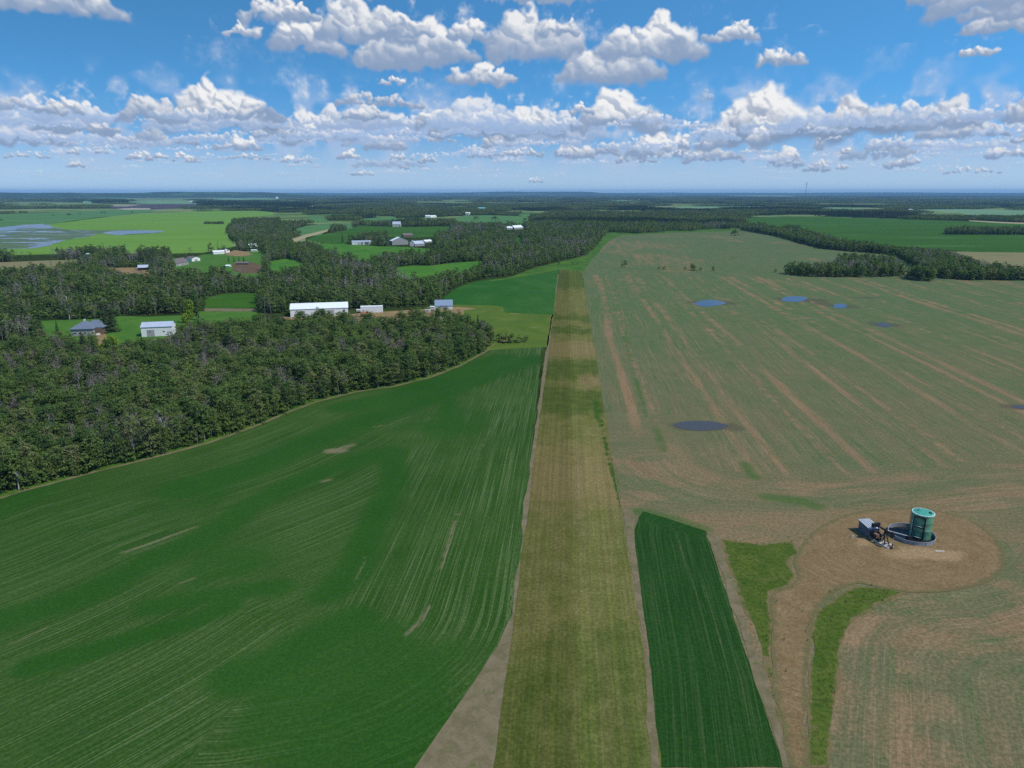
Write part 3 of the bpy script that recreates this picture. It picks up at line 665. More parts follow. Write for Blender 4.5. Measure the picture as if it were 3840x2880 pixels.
sheet('mown_grass', GG(GR), 0.04, M['grass'], 'yellow green mown grass between the near wood and the air strip', 'grass', step=8, jit=0.6, attrs=None)
sheet('dirt_yard', GG([(1340, 1175), (1480, 1166), (1640, 1158), (1720, 1151), (1790, 1157), (1740, 1164), (1728, 1190), (1700, 1172), (1640, 1172), (1610, 1215), (1480, 1225), (1300, 1215), (1180, 1205), (1080, 1200), (1060, 1188), (1200, 1186), (1320, 1178)]), 0.08, M['dirt'], 'reddish brown dirt yard around the white farm sheds', 'yard', step=6, jit=1.0)

# right field
HEAD = [(22, 1100), (22, 262)] + [(22 + 44 - 44 * math.cos(a), 262 - 46 * math.sin(a)) for a in np.linspace(0.1, math.pi / 2, 10)] + [(90, 214), (150, 232), (300, 262)]
PADC = np.array([99.0, 193.0])
def stub_attrs(V):
    x, y = V[:, 0], V[:, 1]
    wob = 6 * (fbm(x / 160, y / 220) - .5) * 2 * smooth(y, 250, 600)
    u = x + wob - 0.00022 * np.maximum(y - 350, 0) * x * 0.3
    d1, a1 = linedist(V, HEAD)
    hw = 1 - smooth(d1 + 5 * (fbm(x / 20, y / 20) - .5) * 2, 24, 34)
    hw = hw * smooth(320 - y, 0, 60)
    near = smooth(213 - y + 3 * (fbm(x / 15, y / 15) - .5), -8, 14)
    low = GG([(3110, 2880), (3150, 2515), (3170, 2370), (3240, 2300), (3370, 2255), (3560, 2240), (3760, 2190), (3900, 2060)])
    d3, a3 = linedist(V, low)
    row = u * (1 - hw) + (d1 + 500) * hw; al = y * (1 - hw) + a1 * hw
    row = row * (1 - near) + (d3 + 900) * near; al = al * (1 - near) + a3 * near
    bare = np.zeros(len(V)); brk = fbm(x / 22 + 9, y / 90) 
    for k, c in enumerate(np.arange(37, 760, 37.2)):
        c = c + 2.5 * math.sin(k * 2.1)
        for s_ in (-5.2, 5.2):
            wd = 1.9 + 0.9 * math.sin(k * 1.7 + s_)
            bare = np.maximum(bare, np.exp(-((u - c - s_) / wd) ** 2) * np.clip(0.72 + 1.5 * (brk - 0.42), 0, 1.0))
    bare *= (1 - hw) * (1 - near) * smooth(930 - y, 0, 60)
    bare = np.maximum(bare, 0.5 * smooth(fbm(x / 60, y / 160) - 0.50, 0, 0.15) * smooth(y, 700, 900) * 0.8)
    bare = np.maximum(bare, hw * (0.16 + 0.42 * smooth(fbm(x / 25, y / 14), 0.4, 0.6)))
    bare = np.maximum(bare, 0.42 * np.exp(-((y - 226 - 0.08 * x) / 17) ** 2) * smooth(x, 28, 50) * (0.5 + 0.8 * fbm(x / 18, y / 9)))
    bare = np.maximum(bare, near * (0.12 + 0.46 * smooth(fbm(x / 20, y / 14), 0.4, 0.6)))
    bare = np.maximum(bare, 0.45 * smooth(310 - y, 0, 70) * smooth(x, 25, 60) * fbm(x / 14, y / 25) * 1.2)
    px, py, _ = proj(V)
    green = 0.35 * smooth(fbm(x / 90 + 3, y / 130 + 8), 0.5, 0.62)
    lush = np.zeros(len(V))
    for ln, w in (([(2455, 1600), (2490, 1690)], 2.2), ([(2340, 1260), (2350, 1290)], 2), ([(2800, 1740), (2830, 1790)], 3), ([(2395, 1920), (2520, 1945), (2640, 1985)], 3.5), ([(3010, 1880), (3060, 1900)], 4), ([(2330, 1200), (2360, 1330), (2390, 1440), (2420, 1560)], 1.2),
                  ([(2270, 1005), (2700, 1012), (3050, 1030)], 3), ([(2880, 1865), (2960, 1875)], 4)):
        lush = np.maximum(lush, stroke(V, ln, w, 0.8))
    lush = np.maximum(lush, 0.5 * smooth(880 + 12 * (fbm(x / 40, y / 40) - .5) - py, 0, 25))
    wet = np.zeros(len(V))
    for ln, w in (([(2560, 1598), (2740, 1600)], 7.0), ([(2625, 1136), (2715, 1136)], 15), ([(2950, 1122), (3060, 1126)], 15), ([(3090, 1140), (3175, 1150)], 13), ([(3215, 1117), (3270, 1118)], 7), ([(3290, 1216), (3350, 1220)], 10), ([(3780, 1526), (3900, 1530)], 6)):
        wet = np.maximum(wet, stroke(V, ln, w, 0.8))
    return dict(row=row, along=al, bare=bare, lush=np.maximum(lush, green * (1 - bare)) * .8, wet=wet, far=smooth(y, 280, 700))
ST = [(2198, 960), (2245, 925), (2268, 890), (2290, 874), (2400, 876), (2527, 868), (2766, 858), (2897, 884), (3075, 932), (3201, 945), (3357, 958), (3427, 1001), (3531, 1045), (3618, 1051), (3990, 1054)]
st_poly = [(19.6, 60), (19.6, 1000)] + GG(ST) + [(720, 940), (330, 200), (200, 60)]
st_poly[0] = (18.2, 55); st_poly[1] = (18.2, 1000)
sheet('stubble_field', st_poly, 0.05, M['stubble'], 'huge thin green stubble field with brown wheel bands right of the air strip', cell=[(60, 260, 1.6), (260, 520, 2.6), (520, 1700, 5)], attrs=stub_attrs, step=6, jit=0.6)
sheet('green_verge', GG([(1735, 1072), (1920, 1037), (2007, 1004), (2093, 985), (2198, 957), (2232, 927), (2275, 874), (2340, 866), (2780, 852), (2760, 866), (2527, 872), (2330, 882), (2282, 905), (2225, 965), (2200, 1000), (2190, 1018), (2090, 1012), (1910, 1046), (1790, 1060)]), 0.09, M['verge'], 'rough bright green verge round the far end of the stubble field', 'verge', step=8, jit=1.5)
sheet('tan_grass_patch', GG([(3560, 942), (3700, 946), (3990, 948), (3990, 1040), (3700, 1010)]), 0.1, M['tan_field'], 'pale tan grass patch behind the right tree belt', step=10, jit=1)

# crop block, bare lane, grass patches, track and pad
def block_attrs(V):
    ed = GG([(2440, 2880), (2440, 2515), (2402, 2200), (2378, 2000), (2386, 1950), (2412, 1918)]); d, a = linedist(V, ed)
    top = GG([(2386, 1925), (2530, 1960), (2650, 1995)]); d2, a2 = linedist(V, top); k = 1 - smooth(d2, 2.5, 5.5)
    dd = d * (1 - k) + (d2 * 0.2 + a2) * k
    return dict(row=dd, along=a, lush=0.5 * k, bare=np.maximum(stroke(V, [(2540, 2020), (2600, 2200), (2720, 2440)], .5, .9) * .45, 0), thin=0.25 + 0.4 * k + 0 * d)
sheet('dark_crop_block', GG([(2396, 1940), (2412, 1918), (2520, 1950), (2648, 1992), (2652, 2010), (2830, 2545), (2945, 2880), (2480, 2880), (2442, 2515), (2402, 2200), (2382, 2040), (2380, 1985)]), 0.10, M['crop_block'], 'narrow block of dark green row crop beside the near air strip', cell=[(80, 240, 1.0)], attrs=block_attrs, step=3, jit=0.25)
sheet('bare_margin', GG([(2330, 1905), (2372, 1915), (2384, 1945), (2376, 2000), (2404, 2230), (2444, 2530), (2480, 2890), (2440, 2890), (2424, 2515), (2380, 2190), (2350, 2010)]), 0.085, M['soil_edge'], 'bare soil margin between the air strip and dark crop block', 'margin', step=3, jit=0.4)
sheet('bare_lane', GG([(2652, 1996), (2692, 2012), (2735, 2160), (2790, 2300), (2868, 2520), (2980, 2880), (2935, 2880), (2818, 2515), (2700, 2130)]), 0.12, M['soil_edge'], 'pale bare soil lane along the right of the dark crop block', 'lane', step=3, jit=0.5)
def edge_in(V, poly, w):
    d, _ = linedist(V, list(poly) + [poly[0]]); return np.clip(d / w, 0, 1)
TU1 = GG([(2700, 2022), (2850, 2040), (2970, 2028), (3000, 2075), (2960, 2110), (2985, 2165), (2960, 2200), (2885, 2225), (2900, 2330), (2895, 2515), (2960, 2880), (2985, 2880), (2872, 2520), (2800, 2310), (2740, 2150)])
sheet('tufted_grass', GG([(2700, 2022), (2850, 2040), (2970, 2028), (3000, 2075), (2960, 2110), (2985, 2165), (2960, 2200), (2885, 2225), (2900, 2330), (2895, 2515), (2960, 2880), (2985, 2880), (2872, 2520), (2800, 2310), (2740, 2150)]), 0.09, M['tuft'], 'tufted green grass between the bare lane and the oil well track', 'grass', step=3, jit=1.0, cell=[(80, 240, 1.2)], attrs=lambda V: dict(edge=edge_in(V, TU1, 1.5)))
TU2 = GG([(3020, 2880), (3032, 2515), (3036, 2370), (3060, 2290), (3130, 2240), (3200, 2200), (3330, 2205), (3400, 2222), (3290, 2265), (3200, 2330), (3165, 2400), (3152, 2515), (3110, 2880)])
sheet('tufted_grass', GG([(3020, 2880), (3032, 2515), (3036, 2370), (3060, 2290), (3130, 2240), (3200, 2200), (3330, 2205), (3400, 2222), (3290, 2265), (3200, 2330), (3165, 2400), (3152, 2515), (3110, 2880)]), 0.11, M['tuft'], 'tongue of tufted grass between the oil well track and stubble', 'grass', step=3, jit=0.9, cell=[(80, 240, 1.2)], attrs=lambda V: dict(edge=edge_in(V, TU2, 1.4)))
def pad_attrs(V):
    d = V[:, :2] - PADC; r = np.hypot(d[:, 0], d[:, 1] * 1.1); a = np.arctan2(d[:, 1], d[:, 0]) * 20
    px, py, _ = proj(V)
    core = np.maximum(np.exp(-((px - 3430) / 150) ** 2 - ((py - 2075) / 32) ** 2), np.exp(-((px - 3540) / 120) ** 2 - ((py - 2085) / 26) ** 2))
    core = np.maximum(core, 0.8 * np.exp(-((px - 3235) / 45) ** 2 - ((py - 2035) / 25) ** 2))
    return dict(row=r, along=a, core=core, edge=edge_in(V, GG(PAD), 2.2), lush=0.65 * smooth(fbm(V[:, 0] / 6, V[:, 1] / 6), .5, .7) * smooth(py, 2130, 2260))
PAD = spline([(2990, 2070), (3040, 2000), (3140, 1945), (3250, 1915), (3400, 1905), (3560, 1925), (3690, 1980), (3760, 2060), (3765, 2130), (3690, 2190), (3540, 2220), (3400, 2222), (3300, 2205), (3210, 2190), (3120, 2230), (3060, 2300), (3040, 2400), (3030, 2515), (3030, 2880), (2960, 2880), (2895, 2515), (2895, 2330), (2890, 2230), (2965, 2195), (2990, 2160), (2975, 2110)], 3)
sheet('well_pad', GG(PAD), 0.13, M['pad'], 'rounded bare earth pad with its track around the oil well', 'well pad', cell=[(80, 240, 1.2)], attrs=pad_attrs, step=2.5, jit=0.7)

def pond(pts, label, z=0.14, mat='water'):
    tag(sheet('water', GG(spline(pts, 4)), z, M[mat], label, 'pond', step=2.5 if z < .2 else 12, jit=1.3 if z < .2 else 9.0))
pond([(2528, 1590), (2580, 1580), (2660, 1580), (2720, 1592), (2730, 1600), (2690, 1612), (2620, 1616), (2550, 1606)], 'long murky puddle in the stubble nearest the air strip', mat='murky')
pond([(2604, 1140), (2630, 1128), (2670, 1125), (2710, 1131), (2722, 1138), (2690, 1146), (2640, 1150)], 'blue lens shaped pond between the brown wheel bands')
pond([(2930, 1122), (2960, 1112), (3020, 1114), (3024, 1124), (2990, 1132), (2945, 1130)], 'largest blue pond of the far right cluster in the stubble')
pond([(3126, 1150), (3134, 1140), (3165, 1141), (3176, 1150), (3155, 1157), (3132, 1155)], 'small blue pond with muddy shore right of the large one')
pond([(3282, 1217), (3310, 1210), (3340, 1216), (3338, 1226), (3300, 1227)], 'small grey puddle lower right of the pond cluster', mat='murky')
pond([(3790, 1524), (3830, 1520), (3870, 1526), (3830, 1534)], 'dark puddle at the right edge of the stubble', mat='murky')

# left distance: bright field with wetland
BF = [(-400, 880), (0, 860), (173, 843), (347, 820), (520, 802), (763, 792), (960, 790), (1024, 796), (1030, 806), (960, 812), (880, 838), (850, 870), (868, 900), (880, 925), (760, 948), (620, 952), (500, 955), (345, 950), (0, 958), (-400, 975)]
sheet('bright_green_field', GG(BF), 0.12, M['bright_field'], 'bright light green hay field around the shallow wetland', step=20, jit=3)
WT = [(-300, 870), (0, 853), (87, 843), (165, 840), (208, 853), (260, 862), (377, 864), (499, 862), (616, 866), (599, 873), (499, 880), (434, 882), (382, 875), (330, 888), (243, 901), (174, 923), (108, 932), (35, 934), (-300, 936)]
sheet('wetland', GG(WT), 0.2, M['wetland'], 'patchy wetland of shallow water and reeds in the bright field', 'wetland', step=14, jit=3)
pond([(-200, 862), (0, 853), (87, 844), (165, 842), (205, 852), (170, 858), (90, 855), (40, 864), (-60, 866)], 'far blue water along the upper edge of the wetland', 0.3)
pond([(385, 874), (450, 866), (540, 864), (612, 867), (590, 872), (500, 877), (440, 880)], 'long thin blue water at the right tip of the wetland', 0.3)
pond([(100, 930), (150, 918), (200, 906), (245, 899), (230, 905), (180, 921), (120, 932)], 'pale curved water along the lower edge of the wetland', 0.3)
FIELDS_FAR = []
def far(name, pts, mat, label, z=0.12, cat='field', step=30, jit=4):
    g = GG(pts); FIELDS_FAR.append(g); sheet(name, g, z, M[mat], label, cat, step=step, jit=jit)
FIELDS_FAR.append(GG(BF))
far('far_field', [(-400, 826), (0, 803), (200, 797), (400, 788), (560, 786), (585, 793), (520, 801), (347, 818), (173, 841), (0, 858), (-400, 876)], 'mid_field', 'blue green field strip beyond the bright hay field', 0.1)
far('tilled_field', [(408, 776), (440, 770), (530, 766), (760, 765), (750, 779), (570, 786), (430, 784)], 'dark_soil', 'dark tilled field with pale dry edges beyond the hay field', 0.14)
far('dry_soil_strip', [(400, 773), (440, 770), (530, 770), (470, 774)], 'pale_soil', 'pale dry soil strip at the top of the dark tilled field', 0.2, step=15)
far('dry_soil_strip', [(430, 783), (500, 780), (565, 781), (560, 786), (480, 787)], 'pale_soil', 'pale dry soil strip at the bottom of the dark tilled field', 0.2, step=15)
far('far_field', [(60, 749), (110, 738), (220, 728), (330, 730), (470, 740), (500, 749), (330, 748), (240, 738), (140, 746)], 'far_field', 'pale green far field left of the distant woods')
far('far_field', [(310, 764), (312, 752), (355, 752), (352, 764)], 'far_field', 'small green far field behind the left wood')
far('far_field', [(480, 756), (560, 752), (740, 753), (745, 764), (600, 765), (470, 762)], 'far_field', 'green far field beyond the dark tilled field')
far('far_field', [(450, 736), (600, 728), (800, 730), (1030, 740), (1030, 745), (860, 742), (700, 742), (560, 742)], 'far_field', 'long pale far field below the distant farm buildings')
far('far_field', [(640, 745), (800, 744), (880, 740), (1100, 752), (1220, 758), (1220, 762), (1060, 756), (900, 752)], 'far_field', 'thin pale far field behind the dark spruce belt')
far('meadow', [(1142, 900), (1180, 886), (1242, 873), (1300, 862), (1351, 846), (1500, 851), (1689, 848), (1692, 860, 12), (1640, 868, 12), (1550, 872, 12), (1480, 870, 12), (1400, 872, 12), (1345, 874, 12), (1300, 892, 12), (1240, 905, 6)], 'deep_field', 'long meadow with small trees left of the farmhouse', 0.12, step=16)
far('meadow', [(1100, 862), (1150, 846), (1230, 838), (1320, 836), (1322, 854, 6), (1260, 858), (1236, 858), (1200, 872, 8), (1110, 866, 10)], 'mid_field', 'green meadow strip beside the gravel road end', 0.1, step=16)
far('meadow', [(1150, 822, 12), (1160, 811), (1225, 812), (1230, 822, 12)], 'mid_field', 'small green meadow behind the road wood', 0.1, step=16)
far('meadow', [(1330, 830), (1360, 820), (1480, 812), (1500, 822, 10), (1400, 836, 8)], 'mid_field', 'narrow meadow behind the pale farmhouse', 0.1, step=16)
far('meadow', [(1700, 822), (1740, 808), (1840, 807), (1980, 812), (1985, 830, 12), (1900, 834, 12), (1800, 834, 12), (1720, 834, 12)], 'mid_field', 'far meadow below the teal roofed shed', 0.1, step=16)
far('meadow', [(1940, 804), (2050, 800), (2060, 806), (1960, 812)], 'mid_field', 'far meadow right of the teal roofed shed', 0.1, step=16)
far('meadow', [(1147, 918), (1229, 912), (1316, 917), (1416, 923), (1520, 926), (1640, 936), (1620, 949, 9), (1524, 951, 9), (1437, 944, 9), (1416, 966, 9), (1368, 983, 9), (1320, 962, 9), (1229, 940, 9)], 'marsh_grass', 'green paddock in front of the long white barn', 0.1, step=10, jit=1)
far('meadow', [(1476, 1003), (1545, 996), (1611, 997), (1715, 984), (1824, 978), (1785, 996, 10), (1676, 1016, 10), (1589, 1042, 10), (1530, 1030, 10), (1490, 1022, 10)], 'marsh_grass', 'bright rough meadow enclosed by the middle wood', 0.1, step=8, jit=2)
far('meadow', [(1694, 928), (1700, 912), (1722, 900), (1740, 897), (1738, 912), (1745, 926)], 'marsh_grass', 'small bright clearing right of the farm sheds', 0.1, step=8, jit=2)
far('meadow', [(1926, 924), (1932, 900), (1945, 890), (1955, 905), (1962, 930)], 'marsh_grass', 'narrow bright clearing below the two white roofs', 0.1, step=8, jit=2)
far('meadow', [(1000, 1005), (1010, 980), (1080, 970), (1130, 985), (1150, 1010), (1090, 1030), (1020, 1030)], 'marsh_grass', 'low green scrub meadow left of the middle wood', 0.08, step=8, jit=3)
far('gravel_road', [(1084, 903), (1130, 884), (1180, 872), (1222, 862), (1232, 860), (1228, 868), (1190, 880), (1150, 890), (1110, 908)], 'gravel', 'pale gravel road climbing between the woods', 0.16, 'road', 10, 0.5)
far('homestead_yard', [(650, 1010), (640, 985), (700, 972), (760, 955), (800, 952), (870, 950), (940, 940), (985, 940), (1000, 960), (985, 1005, 8), (940, 1020, 9), (860, 1012, 9), (760, 1006, 9), (650, 1012, 9)], 'lawn', 'green lawn around the homestead buildings', 0.1, 'yard', 8, 1.5)
far('dirt_yard', [(845, 950), (880, 938), (930, 944), (950, 955), (900, 962), (850, 958)], 'dirt', 'tan dirt heap yard beside the long white homestead shed', 0.16, 'yard', 8, 2)
far('dirt_yard', [(868, 1010), (880, 985), (960, 985), (985, 1005), (980, 1025), (900, 1026)], 'brown_mud', 'brown muddy corral in front of the homestead', 0.16, 'yard', 8, 2)
far('dirt_yard', [(385, 1024), (410, 1005), (520, 1003), (570, 1010), (570, 1022, 9), (450, 1026, 9)], 'dirt', 'dry grassy clearing around the small open shed', 0.12, 'yard', 8, 2)
far('fallow_field', [(-400, 1000), (0, 984), (340, 971), (365, 976), (330, 990), (200, 1028), (60, 1040), (0, 1052), (-400, 1090)], 'tan_field', 'brown fallow field at the left edge beyond the middle wood', 0.12, step=12, jit=2)
far('small_crop_field', [(768, 1124), (795, 1112), (825, 1105), (911, 1098), (966, 1103), (966, 1158), (768, 1157)], 'crop_upper' if False else 'deep_field', 'small dark green crop field beside the lawn', 0.12, step=8, jit=1)
far('bare_margin', [(768, 1157), (966, 1158), (966, 1168), (768, 1168)], 'soil_edge', 'brown soil strip below the small dark crop field', 0.14, 'margin', 8, 0.6)
far('lawn', [(740, 1168), (966, 1168), (980, 1210), (740, 1215)], 'lawn', 'sunny lawn below the small dark crop field', 0.1, 'lawn', 8, 0.6)
far('lawn', [(150, 1203), (270, 1199), (420, 1196), (440, 1186), (560, 1188), (660, 1183), (745, 1186), (745, 1215), (660, 1262), (540, 1285), (420, 1300), (250, 1275), (140, 1270)], 'lawn', 'mown lawn around the blue roofed house and white shop', 0.1, 'lawn', 6, 0.8)
far('driveway', [(350, 1240), (385, 1240), (400, 1262), (392, 1300), (388, 1345), (376, 1345), (372, 1300), (352, 1265)], 'dirt', 'brown gravel driveway in front of the blue roofed house', 0.14, 'driveway', 4, 0.4)
far('far_field', [(2780, 818), (2950, 812), (3200, 817), (3400, 823), (3640, 830), (3990, 848), (3990, 948), (3630, 944), (3574, 938), (3379, 925), (3184, 903), (3045, 866), (2880, 848), (2800, 838)], 'deep_field', 'wide deep green crop field beyond the right tree belt', 0.12)
far('far_field', [(3430, 786), (3600, 784), (3800, 788), (3990, 792), (3990, 806), (3800, 806), (3640, 808), (3600, 800)], 'far_field', 'pale green far field beyond the deep green one')
far('gravel_road', [(3630, 826), (3750, 832), (3990, 840), (3990, 846), (3750, 837), (3640, 830)], 'gravel', 'pale track at the far edge of the deep green field', 0.2, 'road', 20, 1)
far('far_field', [(2520, 780), (2560, 774), (2880, 774), (2900, 780), (2700, 784)], 'far_field', 'thin pale far field behind the middle woods', 0.12)
far('far_field', [(3060, 782), (3120, 778), (3230, 781), (3230, 793), (3140, 792)], 'far_field', 'pale far field with track right of the mast', 0.12)
far('far_field', [(2210, 756), (2330, 750), (2420, 754), (2330, 759)], 'far_field', 'thin pale far field near the horizon centre', 0.12)
far('far_field', [(3080, 757), (3170, 753), (3180, 758), (3100, 760)], 'far_field', 'thin pale far strip right of the mast foot', 0.12)
far('far_field', [(2320, 736), (2500, 735), (2620, 738), (2480, 740)], 'far_field', 'faint pale far field just under the horizon', 0.12)
print('fields', round(time.time() - T0, 1))
# ================================================================== VEGETATION
def arrays_mesh(name, V, F, mats, mi=None, tint=None):
    """F: list of quads (k,4) array"""
    V = np.asarray(V, np.float32); F = np.asarray(F, np.int32)
    me = bpy.data.meshes.new(name); me.vertices.add(len(V)); me.vertices.foreach_set('co', V.ravel())
    me.loops.add(F.size); me.loops.foreach_set('vertex_index', F.ravel()); me.polygons.add(len(F))
    me.polygons.foreach_set('loop_start', np.arange(0, F.size, 4, dtype=np.int32))
    for m in mats: me.materials.append(m)
    if mi is not None: me.polygons.foreach_set('material_index', np.asarray(mi, np.int32))
    if tint is not None:
        a = me.attributes.new('tint', 'FLOAT', 'FACE'); a.data.foreach_set('value', np.asarray(tint, np.float32))
    me.update(calc_edges=True); me.validate(); return me

def quads(C, Nn, size, rng, asp=1.0):
    """leaf faces: centres C, normals Nn"""
    k = len(C); Nn = Nn / np.maximum(np.linalg.norm(Nn, axis=1, keepdims=True), 1e-6)
    r = rng.standard_normal((k, 3)); U = np.cross(Nn, r); U /= np.maximum(np.linalg.norm(U, axis=1, keepdims=True), 1e-6); W = np.cross(Nn, U)
    s = (size * rng.uniform(0.6, 1.35, k))[:, None] / 2; b = rng.uniform(0.5, 1.0, (k, 4, 1))
    V = np.stack([C - U * s * b[:, 0] * asp - W * s * 0.2, C - W * s * b[:, 1], C + U * s * b[:, 2] * asp + W * s * 0.2, C + W * s * b[:, 3]], 1).reshape(-1, 3)
    return V, np.arange(k * 4).reshape(k, 4)

def tubes(paths, n=5):
    V = []; F = []
    for path, rad in paths:
        path = np.asarray(path, float); o = len(V)
        for i, p in enumerate(path):
            d = path[min(i + 1, len(path) - 1)] - path[max(i - 1, 0)]; d /= max(np.linalg.norm(d), 1e-6)
            a = np.cross(d, [0.31, 0.95, 0.05]); a /= max(np.linalg.norm(a), 1e-6); b = np.cross(d, a)
            for k in range(n):
                th = 2 * math.pi * k / n; V.append(p + (a * math.cos(th) + b * math.sin(th)) * rad[i])
        for i in range(len(path) - 1):
            for k in range(n): F.append((o + i * n + k, o + i * n + (k + 1) % n, o + (i + 1) * n + (k + 1) % n, o + (i + 1) * n + k))
    return np.array(V), np.array(F, int)

def make_tree(kind, seed, lod=0):
    """returns (crown V, F, tint), (trunk V, F); unit metres, foot at the origin"""
    rng = np.random.default_rng(seed); paths = []
    snag = kind == 'snag'
    if snag: kind = 'dead'
    if kind in ('aspen', 'bright', 'bush', 'dead', 'poplar'):
        h = {'aspen': rng.uniform(11, 15), 'bright': 12, 'bush': rng.uniform(3.2, 4.6), 'dead': rng.uniform(11, 15), 'poplar': 17}[kind]
        r = {'aspen': rng.uniform(3.0, 4.3), 'bright': 3.6, 'bush': rng.uniform(2.2, 3.0), 'dead': 2.6, 'poplar': 1.7}[kind]
        z0 = {'aspen': 0.10, 'bright': 0.15, 'bush': 0.02, 'dead': 0.35, 'poplar': 0.06}[kind]
        tr = 0.010 * h + 0.02; top = 0.9 * h
        bend = rng.uniform(-.5, .5, 2)
        tp = [np.array([bend[0] * math.sin(q * 2.2) * q, bend[1] * math.sin(q * 1.7) * q, q * top]) for q in np.linspace(0, 1, 6)]
        paths.append((tp, [tr * (1.25 if q == 0 else 1 - 0.8 * q) for q in np.linspace(0, 1, 6)]))
        nl = {0: 7, 1: 3}[min(lod, 1)] if kind != 'dead' else 16
        for k in range(nl):
            q = rng.uniform(max(z0, 0.25), 0.85); a = rng.uniform(0, 6.28); ln = r * rng.uniform(.5, 1.0) * (1.15 - q * .6); b = tp[0] * 0 + np.array([bend[0] * math.sin(q / .9 * 2.2) * q / .9, bend[1] * math.sin(q / .9 * 1.7) * q / .9, q * h])
            d = np.array([math.cos(a), math.sin(a), rng.uniform(.5, 1.2)]); paths.append(([b, b + d * ln * .5 + rng.normal(0, .15, 3), b + d * ln], [tr * .4, tr * .22, tr * .06]))
            if kind == 'dead':
                for _ in range(3):
                    s = b + d * ln * rng.uniform(.3, .9); e = s + np.array([rng.normal(0, .6), rng.normal(0, .6), rng.uniform(.3, 1.2)]); paths.append(([s, e], [tr * .2, tr * .06]))
        nc = {'aspen': 44, 'bright': 80, 'bush': 16, 'dead': 26, 'poplar': 80}[kind]; per = {'aspen': 27, 'bright': 16, 'bush': 18, 'dead': 7, 'poplar': 14}[kind]; qs = {'aspen': .66, 'bright': .85, 'bush': .6, 'dead': .5, 'poplar': .8}[kind]
        if snag: nc = 6; paths = [(p_, [q_ * 2.0 for q_ in r_]) for p_, r_ in paths]
        if lod == 1: nc = int(nc * .6); per = int(per * .55); qs *= 1.75
        C = []; Nn = []
        for k in range(nc):
            q = rng.beta(1.3, 1.15); z = (z0 + (1 - z0) * q) * h
            R_ = r * math.sqrt(max(0.05, 1 - ((q - 0.45) / 0.6) ** 2)) if kind != 'bush' else r * math.sqrt(max(0.05, 1 - (q * .95) ** 2))
            a = rng.uniform(0, 6.28); rr = math.sqrt(rng.uniform(.15, 1)) * R_ * .85
            c = np.array([rr * math.cos(a), rr * math.sin(a), z]); rc = rng.uniform(.75, 1.3) * (0.8 if kind in ('bush', 'poplar') else 1) * r / 3
            d = rng.standard_normal((per, 3)); d /= np.linalg.norm(d, axis=1, keepdims=True); d[:, 2] = np.where(d[:, 2] < -0.3, -d[:, 2], d[:, 2])
            C.append(c + d * rc * rng.uniform(.45, 1.1, (per, 1)) * np.array([1.15, 1.15, .8])); Nn.append(d + rng.normal(0, .45, (per, 3)) + np.array([0, 0, .5]))
        V, F = quads(np.concatenate(C), np.concatenate(Nn), qs, rng, 1.15); ti = np.repeat(rng.random(nc), per)
    else:   # spruce
        h = rng.uniform(13, 18); r = h * rng.uniform(.16, .2); paths.append(([(0, 0, 0), (0, 0, h * .55), (0, 0, h * .98)], [.2, .12, .03])); C = []; Nn = []; ti = []
        lv = 15 if lod == 0 else 9; qs = .95 if lod == 0 else 1.5
        for i in range(lv):
            q = i / (lv - 1); z = h * (.05 + .93 * q); R_ = r * (1 - q) ** .85 + .12; m_ = int(max(4, (26 if lod == 0 else 9) * (1 - q * .75)))
            for k in range(m_):
                a = rng.uniform(0, 6.28); 
                for f in ((.4, .75, 1.0) if lod == 0 else (.8,)):
                    rr = R_ * f * rng.uniform(.8, 1.1); C.append((rr * math.cos(a), rr * math.sin(a), z - rr * .3 + rng.normal(0, .12))); Nn.append((math.cos(a) * .6 + rng.normal(0, .25), math.sin(a) * .6 + rng.normal(0, .25), 1)); ti.append(rng.random())
        V, F = quads(np.array(C), np.array(Nn), qs, rng, 1.2)
    TV, TF = tubes(paths, 5 if lod == 0 else 3)
    return (V, F, ti), (TV, TF)

KMAT = {'aspen': ('leaf', 'bark'), 'bright': ('leaf_bright', 'bark'), 'bush': ('leaf_shrub', 'bark_dark'), 'dead': ('leaf_dry', 'bark_grey'), 'poplar': ('leaf', 'bark'), 'snag': ('leaf_dry', 'bark_white'), 'spruce': ('needle', 'bark_dark')}
KNAME = {'aspen': 'aspen_tree', 'bright': 'yellow_green_tree', 'bush': 'bush', 'dead': 'bare_tree', 'poplar': 'columnar_poplar', 'snag': 'bare_tree', 'spruce': 'spruce_tree'}
NPROTO = {'aspen': 9, 'bright': 2, 'bush': 4, 'dead': 3, 'snag': 3, 'poplar': 1, 'spruce': 4}
PARTS = {}
def parts(kind, i):
    i %= NPROTO[kind]
    if (kind, i) not in PARTS:
        (V, F, ti), (TV, TF) = make_tree(kind, hash((len(kind), ord(kind[0]), i)) % 10007 + i)
        PARTS[kind, i] = (arrays_mesh('crown', V, F, [M[KMAT[kind][0]]], None, ti), arrays_mesh('trunk', TV, TF, [M[KMAT[kind][1]]]))
    return PARTS[kind, i]
def tree(kind, i, x, y, s, rot, label, cat, group=None, sxy=1.0, name=None):
    cr, tk = parts(kind, i); e = empty(name or KNAME[kind], (x, y, 0), rot); e.scale = (s * sxy, s * sxy, s)
    tag(e, label, cat, group); link('crown', cr, e); link('trunk', tk, e); return e

